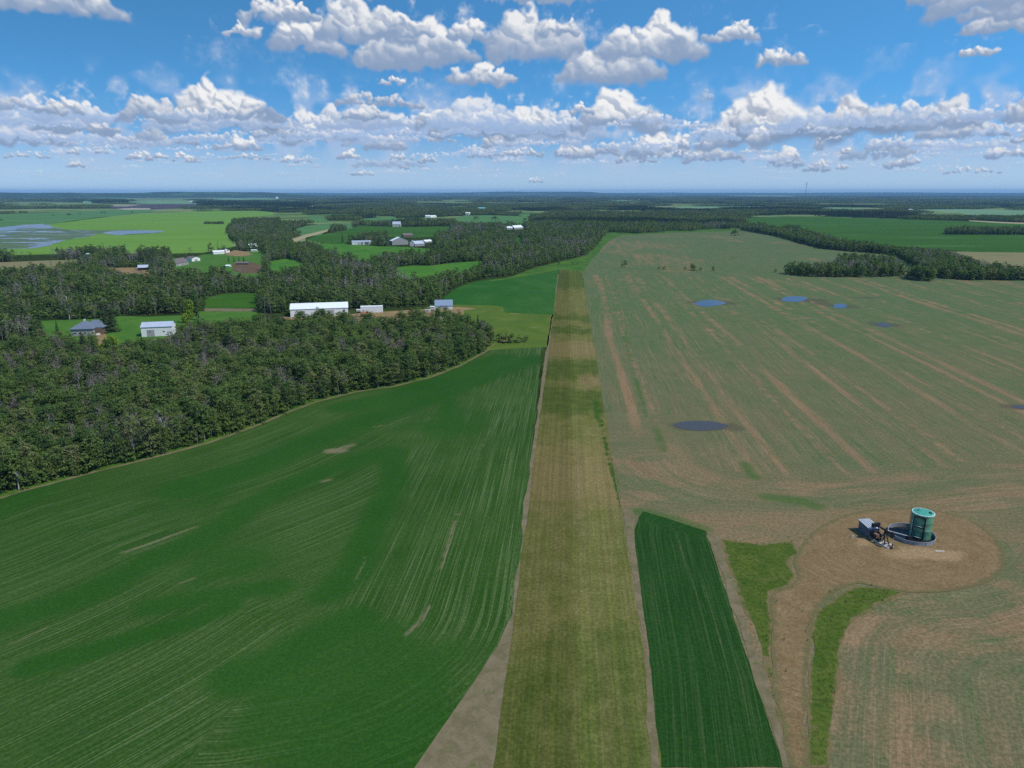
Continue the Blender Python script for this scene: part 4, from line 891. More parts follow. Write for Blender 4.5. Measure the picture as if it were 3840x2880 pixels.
# proto collections for the countless trees of the woods
def joined(name, kind, seed, lod, far=False):
    (V, F, ti), (TV, TF) = make_tree(kind, seed, lod)
    VV = np.concatenate([V, TV]); FF = np.concatenate([F, TF + len(V)])
    ml = M['leaf_far'] if (far and kind in ('aspen', 'bush')) else M[KMAT[kind][0]]
    me = arrays_mesh(name, VV, FF, [ml, M[KMAT[kind][1]]], [0] * len(F) + [1] * len(TF), list(ti) + [0] * len(TF))
    return bpy.data.objects.new(name, me)
def proto_coll(name, items):
    c = bpy.data.collections.new(name)
    for i, (kind, seed, lod) in enumerate(items):
        c.objects.link(joined('%s_%02d' % (name, i), kind, seed, lod))
    return c
PC_NEAR = proto_coll('near_kind', [('aspen', 100 + i, 0) for i in range(8)] + [('dead', 200 + i, 0) for i in range(3)] + [('spruce', 300 + i, 0) for i in range(3)] + [('bush', 400 + i, 0) for i in range(2)])
PC_MID = proto_coll('mid_kind', [('aspen', 500 + i, 1) for i in range(8)] + [('dead', 600 + i, 1) for i in range(3)] + [('spruce', 700 + i, 1) for i in range(3)] + [('bush', 800 + i, 1) for i in range(2)])
KIDX = {'aspen': (0, 8), 'dead': (8, 3), 'spruce': (11, 3), 'bush': (14, 2)}
# patches of far woodland: about 40 crowns over 50 x 50 m
PC_FAR = bpy.data.collections.new('far_kind')
for q in range(6):
    rng = np.random.default_rng(900 + q); Vs = []; Fs = []; mi = []; ti = []; off = 0
    for k in range(46):
        kind = 'spruce' if q == 5 or rng.random() < .12 else 'aspen'
        hh = rng.uniform(10, 16); rr = rng.uniform(2.8, 4.2); cx, cy_ = rng.uniform(-26, 26, 2); nq = 26
        d = rng.standard_normal((nq, 3)); d /= np.linalg.norm(d, axis=1, keepdims=True); d[:, 2] = np.abs(d[:, 2]) * 1.0
        qh = rng.uniform(.1, 1, nq) if kind == 'aspen' else rng.uniform(0, 1, nq)
        rad = rr * np.sqrt(np.maximum(.1, 1 - qh ** 2)) if kind == 'aspen' else rr * .8 * (1 - qh) + .2
        C = np.stack([cx + d[:, 0] * rad, cy_ + d[:, 1] * rad, hh * (0.25 + .75 * qh) if kind == 'aspen' else hh * 1.1 * qh + 1], 1)
        V, F = quads(C, d + np.array([0, 0, .4]), 2.6, rng); Vs.append(V); Fs.append(F + off); off += len(V); mi += [1 if kind == 'spruce' else 0] * nq; ti += [rng.random()] * nq
    o = bpy.data.objects.new('far_kind_%02d' % q, arrays_mesh('far_kind', np.concatenate(Vs), np.concatenate(Fs), [M['leaf_far'], M['needle']], mi, ti)); PC_FAR.objects.link(o)

def scatter(name, P, rot, sxy, sz, idx, coll, label, cat):
    me = bpy.data.meshes.new(name); P = np.asarray(P, np.float32); P3 = np.concatenate([P[:, :2], np.zeros((len(P), 1), np.float32)], 1)
    me.vertices.add(len(P)); me.vertices.foreach_set('co', P3.ravel().astype(np.float32))
    for nm, a, ty in (('rot', rot, 'FLOAT'), ('sxy', sxy, 'FLOAT'), ('sz', sz, 'FLOAT'), ('idx', idx, 'INT')):
        at = me.attributes.new(nm, ty, 'POINT'); at.data.foreach_set('value', np.asarray(a, np.float32 if ty == 'FLOAT' else np.int32))
    o = link(name, me); tag(o, label, cat, kind='stuff')
    ng = bpy.data.node_groups.new(name, 'GeometryNodeTree'); ng.interface.new_socket('Geometry', in_out='INPUT', socket_type='NodeSocketGeometry'); ng.interface.new_socket('Geometry', in_out='OUTPUT', socket_type='NodeSocketGeometry')
    N = ng.nodes; Lk = ng.links; gi = N.new('NodeGroupInput'); go = N.new('NodeGroupOutput'); iop = N.new('GeometryNodeInstanceOnPoints'); ci = N.new('GeometryNodeCollectionInfo')
    ci.inputs['Collection'].default_value = coll; ci.inputs['Separate Children'].default_value = True; ci.inputs['Reset Children'].default_value = True
    def na(nm, ty):
        n_ = N.new('GeometryNodeInputNamedAttribute'); n_.data_type = ty; n_.inputs[0].default_value = nm; return n_.outputs[0]
    c1 = N.new('ShaderNodeCombineXYZ'); Lk.new(na('rot', 'FLOAT'), c1.inputs[2]); c2 = N.new('ShaderNodeCombineXYZ'); s_ = na('sxy', 'FLOAT'); Lk.new(s_, c2.inputs[0]); Lk.new(s_, c2.inputs[1]); Lk.new(na('sz', 'FLOAT'), c2.inputs[2])
    Lk.new(gi.outputs[0], iop.inputs['Points']); Lk.new(ci.outputs[0], iop.inputs['Instance']); iop.inputs['Pick Instance'].default_value = True
    Lk.new(na('idx', 'INT'), iop.inputs['Instance Index']); Lk.new(c1.outputs[0], iop.inputs['Rotation']); Lk.new(c2.outputs[0], iop.inputs['Scale']); Lk.new(iop.outputs[0], go.inputs[0])
    md = o.modifiers.new('trees', 'NODES'); md.node_group = ng; return o

def grid_pts(poly, sp, jit=.42):
    P = np.array(poly); lo = P.min(0); hi = P.max(0); xs = np.arange(lo[0], hi[0], sp); ys = np.arange(lo[1], hi[1], sp); X, Y = np.meshgrid(xs, ys)
    q = np.stack([X.ravel(), Y.ravel()], 1) + RNG.uniform(-jit, jit, (X.size, 2)) * sp; q = q[inpoly(q, poly)]
    px, py, zc = proj(q); return q[(px > -220) & (px < 4060) & (py < 2950)]

KEEP = []   # clear ground: (polygon)
for o_ in ([(745, 1132), (795, 1110), (830, 1102), (911, 1095), (968, 1100), (968, 1212), (740, 1212)],
           [(350, 1240), (388, 1240), (402, 1262), (398, 1300), (408, 1400), (470, 1425), (455, 1345), (440, 1345), (440, 1430), (382, 1415), (368, 1300), (352, 1265)]): KEEP.append(GG(o_))
KEEP += FIELDS_FAR
KEEP.append(GG([(1060, 1192), (1320, 1179), (1480, 1166), (1640, 1159), (1720, 1151), (1790, 1150), (1790, 1165), (1740, 1200), (1610, 1195), (1440, 1200), (1300, 1200), (1060, 1200)]))
KEEP.append(GG([(1081, 900), (1229, 857), (1245, 858), (1215, 905, 10), (1100, 918, 8)])); KEEP.append(GG([(1455, 885), (1560, 868), (1630, 884), (1640, 938), (1500, 930), (1455, 928)])); KEEP.append(GG([(860, 985), (985, 985), (985, 1005), (975, 1046), (880, 1046)])); KEEP.append(GG([(1466, 842), (1510, 842), (1512, 862), (1464, 862)]))
KEEP.append(GG([(1895, 850), (1970, 850), (1970, 885), (1895, 885)])); KEEP.append(GG([(650, 985), (760, 960), (790, 1035), (650, 1040)])); KEEP.append(GG([(310, 960), (338, 960), (338, 985), (310, 985)]))
KEEP.append(GG(UP)); KEEP.append(GG([(1720, 1142)] + GR[2:8] + [(1850, 1312), (1848, 1292), (1815, 1235)]))
def clear(P):
    k = np.ones(len(P), bool)
    for poly in KEEP: k &= ~inpoly(P, poly)
    return k

H12 = 11.0
FA = GG(FA_FRONT) + GG([(1846, 1262)]) + [G(x, y, H12) for x, y in [(1800, 1212), (1740, 1190), (1680, 1180), (1600, 1182), (1480, 1192), (1350, 1194), (1300, 1180), (1200, 1176), (1085, 1192), (960, 1203), (800, 1213), (740, 1222), (660, 1246), (560, 1268), (500, 1284), (440, 1292), (380, 1302), (345, 1272), (250, 1262), (100, 1268), (0, 1278), (-300, 1290)]] + GG([(-320, 1960)])
FB = GG([(-300, 1262), (-300, 1040), (0, 1048), (60, 1036), (200, 1026), (335, 988), (365, 974), (640, 985), (760, 955), (870, 945), (905, 925), (868, 900), (850, 870), (880, 838), (960, 815), (1060, 800), (1500, 770), (2000, 768), (2780, 800), (2790, 838), (2880, 848), (2860, 862), (2766, 856), (2527, 866), (2400, 873), (2280, 871), (2235, 922), (2198, 952), (2093, 980), (2007, 1000), (1920, 1032), (1785, 1050), (1733, 1069), (1698, 1084), (1662, 1110), (1640, 1140), (1600, 1148), (1480, 1154), (1330, 1158), (1310, 1160), (1090, 1172), (972, 1178), (968, 1140), (700, 1175), (440, 1186), (420, 1195), (150, 1203)])
FB2 = GG([(-300, 985), (0, 965), (200, 962), (345, 955), (420, 958), (620, 952), (650, 975), (560, 990), (340, 972), (0, 984), (-300, 1000)])   # belt above the fallow field
FB3 = GG([(-300, 1262), (150, 1203), (260, 1200), (150, 1275), (-300, 1300)])
RT1 = GG([(2897, 884), (3075, 932), (3201, 945), (3271, 947), (3357, 958), (3427, 1001), (3531, 1045), (3618, 1051), (3860, 1052), (4050, 1055)]) + [G(x, y, H12) for x, y in [(4050, 1012), (3840, 1003), (3740, 990), (3661, 982), (3574, 946), (3379, 928), (3184, 906), (3045, 868), (2880, 848), (2790, 845)]] + GG([(2770, 862)])
RT2 = GG([(2932, 1027), (3010, 1038), (3120, 1040), (3262, 1041), (3401, 1038), (3500, 1042)]) + [G(x, y, H12) for x, y in [(3500, 1022), (3410, 1015), (3380, 990), (3345, 965), (3250, 956), (3162, 955), (3120, 985), (2941, 992)]]
RT3 = GG([(3545, 880), (3700, 880), (3990, 882), (3990, 874), (3700, 868), (3545, 872)])
FENCE1 = GG([(765, 841), (840, 841), (840, 838), (765, 838)]); HEDGE = GG([(866, 842), (1050, 836), (1050, 830), (900, 832)])

ptsA = grid_pts(FA, 4.3); ptsA = ptsA[clear(ptsA)]
# edge row along the crop field, leafy from the ground up
er = np.array(densify(FA_LINE[1:], 3.4, 0, False)) + RNG.normal(0, .5, (len(densify(FA_LINE[1:], 3.4, 0, False)), 2)) + np.array([-1.6, 1.2])
ptsA = np.concatenate([er, ptsA])
dA = np.hypot(ptsA[:, 0], ptsA[:, 1])
def bareness(P):
    px, py, _ = proj(P); b = np.clip((fbm(P[:, 0] / 28 + 3, P[:, 1] / 28, 3) - .60) * 7, 0, .7) + .035
    for (cx, cy_, rx, ry, a) in ((170, 1420, 250, 55, .75), (640, 1330, 130, 55, .7), (760, 1360, 120, 40, .6), (360, 1560, 60, 60, .55), (420, 1620, 50, 50, .5), (620, 1660, 60, 40, .5), (1340, 1390, 60, 25, .7), (1460, 1360, 50, 20, .5), (1640, 1230, 60, 25, .6), (840, 1480, 50, 30, .5),
                             (2150, 930, 70, 25, .7), (2080, 940, 90, 20, .5), (1700, 880, 50, 18, .7), (1030, 985, 45, 14, .7), (1340, 1030, 60, 18, .6), (1480, 1080, 70, 20, .4), (1900, 1000, 120, 25, .35), (100, 1080, 60, 18, .4), (900, 870, 60, 14, .5), (3520, 975, 90, 16, .6), (3470, 985, 40, 25, .5), (2790, 890, 20, 8, .9)):
        b = np.maximum(b, a * np.exp(-((px - cx) / rx) ** 2 - ((py - cy_) / ry) ** 2))
    return b
def spruceness(P):
    px, py, _ = proj(P); s = 0.03 + np.zeros(len(P))
    for (cx, cy_, rx, ry, a) in ((60, 1230, 130, 40, .85), (560, 1185, 150, 22, .8), (300, 1190, 160, 20, .5), (560, 985, 70, 14, .9), (760, 965, 60, 8, .6), (400, 965, 60, 12, .3), (1320, 905, 50, 10, .6), (1130, 860, 40, 14, .6), (1180, 855, 30, 10, .6), (1100, 1130, 60, 30, .4), (1000, 1120, 60, 30, .5)):
        s = np.maximum(s, a * np.exp(-((px - cx) / rx) ** 2 - ((py - cy_) / ry) ** 2))
    return s
def kinds(P):
    b = bareness(P); s = spruceness(P); u = RNG.random(len(P)); k = np.where(u < b, 'dead', np.where(u < b + s * (1 - b), 'spruce', 'aspen'))
    return k
kA = kinds(ptsA); hA = RNG.uniform(.62, 1.22, len(ptsA)) * (0.82 + .36 * fbm(ptsA[:, 0] / 22, ptsA[:, 1] / 22)); rotA = RNG.uniform(0, 6.28, len(ptsA))
bushy = (RNG.random(len(ptsA)) < .06) | ((np.arange(len(ptsA)) < len(er)) & (RNG.random(len(ptsA)) < .3)); kA = np.where(bushy & (kA == 'aspen'), 'bush', kA)
px, py, _ = proj(np.concatenate([ptsA, 12 + np.zeros((len(ptsA), 1))], 1))
vis = (px > -40) & (px < 3880)
order = np.argsort(np.where(vis, dA, 1e9))
sel = [i for i in order[:300]]
isel = np.zeros(len(ptsA), bool); isel[sel] = True
dfront, afront = linedist(ptsA, FA_LINE)
FLEN = linedist(np.array([G(960, 1591)]), FA_LINE)[1][0]
BASE = {'aspen': ('leafy green aspen', 'aspen'), 'dead': ('bare grey leafless aspen', 'bare tree'), 'spruce': ('dark pointed spruce', 'spruce'), 'bush': ('low rounded green bush', 'bush')}
for i in sel:
    k = str(kA[i]); u = afront[i] / FLEN
    zone = 'left end' if u < .62 else ('middle stretch' if u < .8 else 'right stretch')
    rowt = 'in the front row beside the crop' if dfront[i] < 4 else ('just behind the front row' if dfront[i] < 14 else 'deeper inside')
    tree(k, int(RNG.integers(0, 99)), ptsA[i][0], ptsA[i][1], float(hA[i]), float(rotA[i]), '%s %s, %s of near wood' % (BASE[k][0], rowt, zone), BASE[k][1], 'trees of the near wood left of the crop field')
def scat(name, P, k, h, rot, coll, label, cat, sxy=None):
    idx = np.zeros(len(P), int)
    for kk, (a, n_) in KIDX.items(): idx = np.where(k == kk, a + RNG.integers(0, n_, len(P)), idx)
    return scatter(name, P, rot, h * (RNG.uniform(.9, 1.15, len(P)) if sxy is None else sxy), h, idx, coll, label, cat)
scat('near_wood', ptsA[~isel], kA[~isel], hA[~isel], rotA[~isel], PC_NEAR, 'dense mixed aspen wood filling the left side behind its front trees', 'wood')

ptsB = np.concatenate([grid_pts(p, s) for p, s in ((FB, 5.6), (FB2, 5.2), (FB3, 5.2))])
ptsB = ptsB[np.hypot(ptsB[:, 0], ptsB[:, 1]) < 2300]; ptsB = ptsB[clear(ptsB)]
thinB = (fbm(ptsB[:, 0] / 55, ptsB[:, 1] / 75, 3) > .33) | (np.hypot(ptsB[:, 0], ptsB[:, 1]) > 1500); ptsB = ptsB[thinB]
kB = kinds(ptsB); hB = RNG.uniform(.6, 1.25, len(ptsB)) * (0.78 + .42 * fbm(ptsB[:, 0] / 40, ptsB[:, 1] / 40)); scr = fbm(ptsB[:, 0] / 70 + 40, ptsB[:, 1] / 90, 3); kB = np.where((RNG.random(len(ptsB)) < np.clip(.10 + (scr - .52) * 7, .08, .85)) & (kB == 'aspen'), 'bush', kB)
dB = np.hypot(ptsB[:, 0], ptsB[:, 1])
scat('middle_wood', ptsB, kB, hB, RNG.uniform(0, 6.28, len(ptsB)), PC_MID, 'broad mixed wood between the farm clearings in the middle distance', 'wood')
for nm, pl, lab in (('tree_belt', RT1, 'long winding belt of trees between the stubble and the deep green field'), ('tree_grove', RT2, 'dark grove of trees standing in front of the right tree belt'), ('tree_grove', RT3, 'long low grove within the far deep green field'),
                    ('hedge_row', HEDGE, 'row of trees along the right end of the hay field'), ('hedge_row', FENCE1, 'short low hedge standing in the bright hay field')):
    q = grid_pts(pl, 4.6 if nm != 'hedge_row' else 5); k = kinds(q); k = np.where((RNG.random(len(q)) < .25) & (k == 'aspen'), 'bush', k) if 'hedge' not in nm else k; h = RNG.uniform(.75, 1.2, len(q)) * (.8 + .4 * fbm(q[:, 0] / 25, q[:, 1] / 25))
    if pl is FENCE1: h = h * .55
    scat(nm, q, k, h, RNG.uniform(0, 6.28, len(q)), PC_MID, lab, 'tree belt' if nm == 'tree_belt' else 'trees')

# undergrowth closes the gaps between the trunks
for nm, pl, sp_, lab in (('undergrowth', FA, 5.0, 'leafy undergrowth between the trunks of the near wood'), ('undergrowth', FB, 7.0, 'leafy undergrowth and scrub of the middle wood')):
    q = grid_pts(pl, sp_); q = q[(np.hypot(q[:, 0], q[:, 1]) < 1500) & clear(q)]
    scat(nm, q, np.full(len(q), 'bush'), RNG.uniform(.7, 1.7, len(q)), RNG.uniform(0, 6.28, len(q)), PC_NEAR if pl is FA else PC_MID, lab, 'undergrowth')
# far woodland in patches out to the horizon
pts = []; d = 1500.0
while d < 24000:
    stp = d * .0125 + (6 if d < 3000 else 0); th = np.arange(-.78, .78, stp / d); a = th + RNG.uniform(-.5, .5, len(th)) * stp / d; dd = d + RNG.uniform(-.5, .5, len(th)) * stp
    X = FW[0] * np.cos(a) * dd + RT[0] * np.sin(a) * dd; Y = FW[1] * np.cos(a) * dd + RT[1] * np.sin(a) * dd
    pts.append(np.stack([X, Y, np.full(len(th), stp)], 1)); d += stp
pts = np.concatenate(pts); px, py, _ = proj(pts[:, :2]); P2 = pts[:, :2]
keep = (px > -150) & (px < 3990) & (_ > 0) & clear(P2) & ~inpoly(P2, GG(ST[2:] + [(3990, 1100), (2290, 1100)]))
for ox, oy in ((18, 0), (-18, 0), (0, 22), (0, -22)): keep &= clear(P2 + np.array([ox, oy]))
keep &= proj(P2)[1] < 880
keep &= ~(inpoly(P2, FB) & (np.hypot(P2[:, 0], P2[:, 1]) < 2250))
# patchwork: long fields cut across the view
az_ = np.arctan2(P2 @ RT, P2 @ FW); ld_ = np.log(np.hypot(P2[:, 0], P2[:, 1]))
f1 = fbm(az_ * 9 + 3, ld_ * 9, 3); dens = np.where(px < 1150, .52, np.where(px < 2900, .41, .44)) + .03 * (ld_ - 8.5); keep &= f1 > dens
# open farmland between the far woods
ths = np.linspace(-.85, .85, 420); rs = np.exp(np.linspace(math.log(1480), math.log(30000), 130)); TH_, RR_ = np.meshgrid(ths, rs)
GX = np.stack([(FW[0] * np.cos(TH_) + RT[0] * np.sin(TH_)) * RR_, (FW[1] * np.cos(TH_) + RT[1] * np.sin(TH_)) * RR_], -1).reshape(-1, 2); gpx = proj(GX)[0]
gd = np.where(gpx < 1150, .52, np.where(gpx < 2900, .41, .44)) + .03 * (np.log(RR_.ravel()) - 8.5); gf = fbm(TH_.ravel() * 9 + 3, np.log(RR_.ravel()) * 9, 3)
ii = np.arange(129 * 419); ri = ii // 419; ci_ = ii % 419; v0 = ri * 420 + ci_
me = arrays_mesh('farmland', np.concatenate([GX, np.full((len(GX), 1), .018)], 1), np.stack([v0, v0 + 1, v0 + 421, v0 + 420], 1), [M['farmland']])
at = me.attributes.new('open', 'FLOAT', 'POINT'); at.data.foreach_set('value', smooth(gd - gf, -.02, .03).astype(np.float32)); tag(link('farmland', me), 'patchwork of far open fields between distant woods', 'farmland', kind='structure')
q = pts[keep]; dist = np.hypot(q[:, 0], q[:, 1]); sxy = np.maximum(q[:, 2] / 44, .45) * RNG.uniform(.85, 1.3, len(q)); sz = RNG.uniform(.7, 1.05, len(q)) * (1 + np.clip((dist - 6000) / 12000, 0, .5))
idx = RNG.integers(0, 5, len(q)); pxq, pyq, _ = proj(q[:, :2]); spz = ((pxq > 735) & (pxq < 1170) & (np.abs(pyq - 770) < 9)) | (fbm(q[:, 0] / 500, q[:, 1] / 500, 2) > .66); idx = np.where(spz, 5, idx)
scatter('distant_woods', q[:, :2], RNG.uniform(0, 6.28, len(q)), sxy, sz, idx, PC_FAR, 'patchwork of distant woods reaching to the blue horizon', 'woods')
# dark spruce belt left of centre
sb = np.concatenate([grid_pts(GG([(748, 770), (900, 770), (1160, 779), (1160, 775), (900, 764), (748, 764)]), 22), grid_pts(GG([(352, 762), (475, 764), (475, 758), (352, 757)]), 22)])
scatter('distant_spruces', sb, RNG.uniform(0, 6.28, len(sb)), RNG.uniform(.6, .9, len(sb)), RNG.uniform(1.3, 1.7, len(sb)), np.full(len(sb), 5), PC_FAR, 'dark belts of tall distant spruces beyond the tilled field', 'woods')
# grass tufts round the pad, the track and the weedy strip edge
tf = np.concatenate([grid_pts(TU1, 2.2), grid_pts(TU2, 2.0), grid_pts(GG([(2900, 2560), (3030, 2560), (3060, 2300), (3200, 2190), (3420, 2232), (3300, 2200), (3130, 2180), (2990, 2100), (2960, 2210), (2890, 2240)]), 3.0), grid_pts(GG([(2236, 1480), (2250, 1480), (2275, 1640), (2318, 1800), (2330, 1880), (2318, 1880), (2296, 1800), (2262, 1650)]), 1.1)])
k = fbm(tf[:, 0] / 7, tf[:, 1] / 7, 3) + .25 * (tf[:, 0] < 24); tf = tf[k > .5]; h = RNG.uniform(.08, .22, len(tf))
scat('grass_tufts', tf, np.full(len(tf), 'bush'), h, RNG.uniform(0, 6.28, len(tf)), PC_NEAR, 'low green grass tufts and weeds round the well pad track and strip edge', 'grass', sxy=h * 1.8)
print('counts A', len(ptsA), 'B', len(ptsB), 'far', len(q), len(sb), round(time.time() - T0, 1))

# single trees and bushes
def single(kind, pxx, pyy, hpx, label, cat, group=None, i=0, sxy=1.0, name=None):
    x, y = G(pxx, pyy); hm = hpx * mpp(pxx, pyy) / math.cos(dep(pxx, pyy)); cr, tk = parts(kind, i); hh = max(v.co.z for v in cr.vertices); return tree(kind, i, x, y, hm / hh, RNG.uniform(0, 6.28), label, cat, group, sxy, name)
single('bush', 2341, 1001, 26, 'tallest lone green bush in the stubble, left of the ditch bushes', 'bush', 'bushes along the stubble ditch', 0)
single('bush', 2471, 1010, 10, 'tiny green bush at the left end of the ditch row', 'bush', 'bushes along the stubble ditch', 1)
single('bush', 2493, 1010, 13, 'small paired green bush next to the tiny ditch bush', 'bush', 'bushes along the stubble ditch', 2, 1.4)
single('bush', 2569, 1012, 15, 'small leaning green bush left of the ditch thicket', 'bush', 'bushes along the stubble ditch', 3)
single('bush', 2592, 1013, 26, 'tall dark thicket bush in the middle of the ditch row', 'bush', 'bushes along the stubble ditch', 1)
single('bush', 2608, 1016, 17, 'low dark bush touching the ditch thicket', 'bush', 'bushes along the stubble ditch', 2, 1.3)
single('bush', 2627, 1015, 14, 'small round bush right of the ditch thicket', 'bush', 'bushes along the stubble ditch', 0)
single('bush', 2674, 1016, 20, 'upright dark bush at the right end of the ditch row', 'bush', 'bushes along the stubble ditch', 3)
single('bush', 2908, 1022, 14, 'small round bush left of the dark grove', 'bush', None, 0)
single('bush', 2098, 992, 10, 'small dark bush on the verge nearest the middle wood', 'bush', 'bushes on the verge beyond the strip', 1)
single('bush', 2148, 992, 9, 'small dark bush pair left on the verge beyond the strip', 'bush', 'bushes on the verge beyond the strip', 2)
single('bush', 2166, 991, 9, 'small dark bush pair right on the verge beyond the strip', 'bush', 'bushes on the verge beyond the strip', 3)
single('bush', 2758, 884, 26, 'round dark green tree standing alone at the stubble top', 'tree', None, 1, 1.1)
single('dead', 2785, 889, 28, 'brown half bare tree beside the round tree at the stubble top', 'bare tree', None, 0, 1.3)
for j, (a, b, hp, lb) in enumerate(((1872, 1278, 30, 'leftmost bush of the thicket on the mown grass'), (1896, 1284, 36, 'tall second bush of the thicket on the mown grass'), (1922, 1284, 34, 'middle bush of the thicket on the mown grass'), (1948, 1285, 30, 'fourth bush of the thicket on the mown grass'), (1972, 1282, 24, 'rightmost low bush of the thicket on the mown grass'))):
    single('bush', a, b, hp, lb, 'bush', 'thicket on the mown grass', j, 1.2)
single('poplar', 742, 1200, 96, 'tall dark columnar poplar beside the small crop field', 'poplar', None, 0, 1.1)
single('bright', 716, 1212, 90, 'bright yellow green tree left of the dark columnar poplar', 'tree', None, 0, .7)
single('bright', 700, 1235, 62, 'lower yellow green tree in front of the columnar poplar', 'tree', None, 1, 1)
single('bright', 430, 1370, 110, 'large yellow green tree at the foot of the driveway', 'tree', None, 0, 1.0)
single('bright', 395, 1345, 60, 'small yellow green tree left of the driveway foot', 'tree', None, 1, 1.0)
single('spruce', 216, 1248, 46, 'small dark spruce alone on the lawn left of the house', 'spruce', None, 0, 1)
single('spruce', 161, 1262, 72, 'blue green spruce at the left end of the house lawn', 'spruce', None, 1, 1.3)
for j, (a, b, hp, lb) in enumerate(((394, 1246, 98, 'dark broad spruce touching the right side of the blue roofed house'), (424, 1243, 84, 'dark broad spruce second from the blue roofed house'), (408, 1222, 90, 'dark broad spruce behind the pair by the blue roofed house'))):
    single('spruce', a, b, hp, lb, 'spruce', 'spruces right of the blue roofed house', j, 1.9)
for j, a in enumerate((858, 878, 897, 915)):
    single('spruce', a, 981 + j, 22, 'small spruce on the homestead lawn, %s from the left' % ('first', 'second', 'third', 'fourth')[j], 'spruce', 'row of small spruces on the homestead lawn', j, 1.1)
for j, (a, b, hp, lb) in enumerate(((1306, 918, 22, 'dark spruce at the left end of the long white barn'), (1285, 909, 36, 'tall dark spruce left of the long white barn'), (1310, 908, 34, 'tall spruce behind the left end of the long white barn'))):
    single('spruce', a, b, hp, lb, 'spruce', None, j, 1)
ORD = ('leftmost', 'second from the left', 'third from the left', 'fourth from the left', 'fifth from the left', 'sixth from the left', 'seventh from the left', 'eighth from the left', 'ninth from the left', 'rightmost')
for j, (a, b, hp) in enumerate(((72, 1838, 62), (128, 1648, 96), (262, 1520, 80), (352, 1712, 84), (492, 1668, 100), (556, 1600, 74), (618, 1668, 92), (690, 1560, 70), (868, 1500, 70), (1655, 1255, 62))):
    single('snag', a, b, hp, 'pale bare snag rising from the near wood, %s of the snags' % ORD[j], 'bare tree', 'pale bare snags of the near wood', j, 1.1)
for j in range(9): single('spruce', 1470 + j * 19 - (j % 3) * 4, 851 + (j % 2), 11, 'young spruce in the row along the far meadow edge', 'spruce', 'young spruces along the far meadow edge', j, 1)
for j, (a, b) in enumerate(((1420, 925), (1429, 926), (1470, 926), (1490, 927), (1504, 927), (1522, 926), (1540, 928))): single('spruce', a, b, 9, 'young spruce in the row in front of the grey roofed farmhouse', 'spruce', 'young spruces before the grey farmhouse', j, 1)
for j, (a, b, lb) in enumerate(((1786, 826, 'left round bush in the far meadow'), (1858, 825, 'right round bush in the far meadow'), (1970, 833, 'dark bush at the right end of the far meadow'))): single('bush', a, b, 16, lb, 'bush', 'round bushes in the far meadow', j, 1.6)
for j, (a, b, w_) in enumerate(((200, 810, 1.5), (255, 807, 3.0), (300, 804, 1.4), (388, 800, 3.5), (497, 799, 2.0), (4, 828, 2.2))): single('bush', a, b, 7, 'low bush on the %s of the hay field upper boundary' % ('left start', 'left thicket', 'third spot', 'long hedge spot', 'right spot', 'far left end')[j], 'bush', 'bushes along the upper hay field boundary', j, w_)
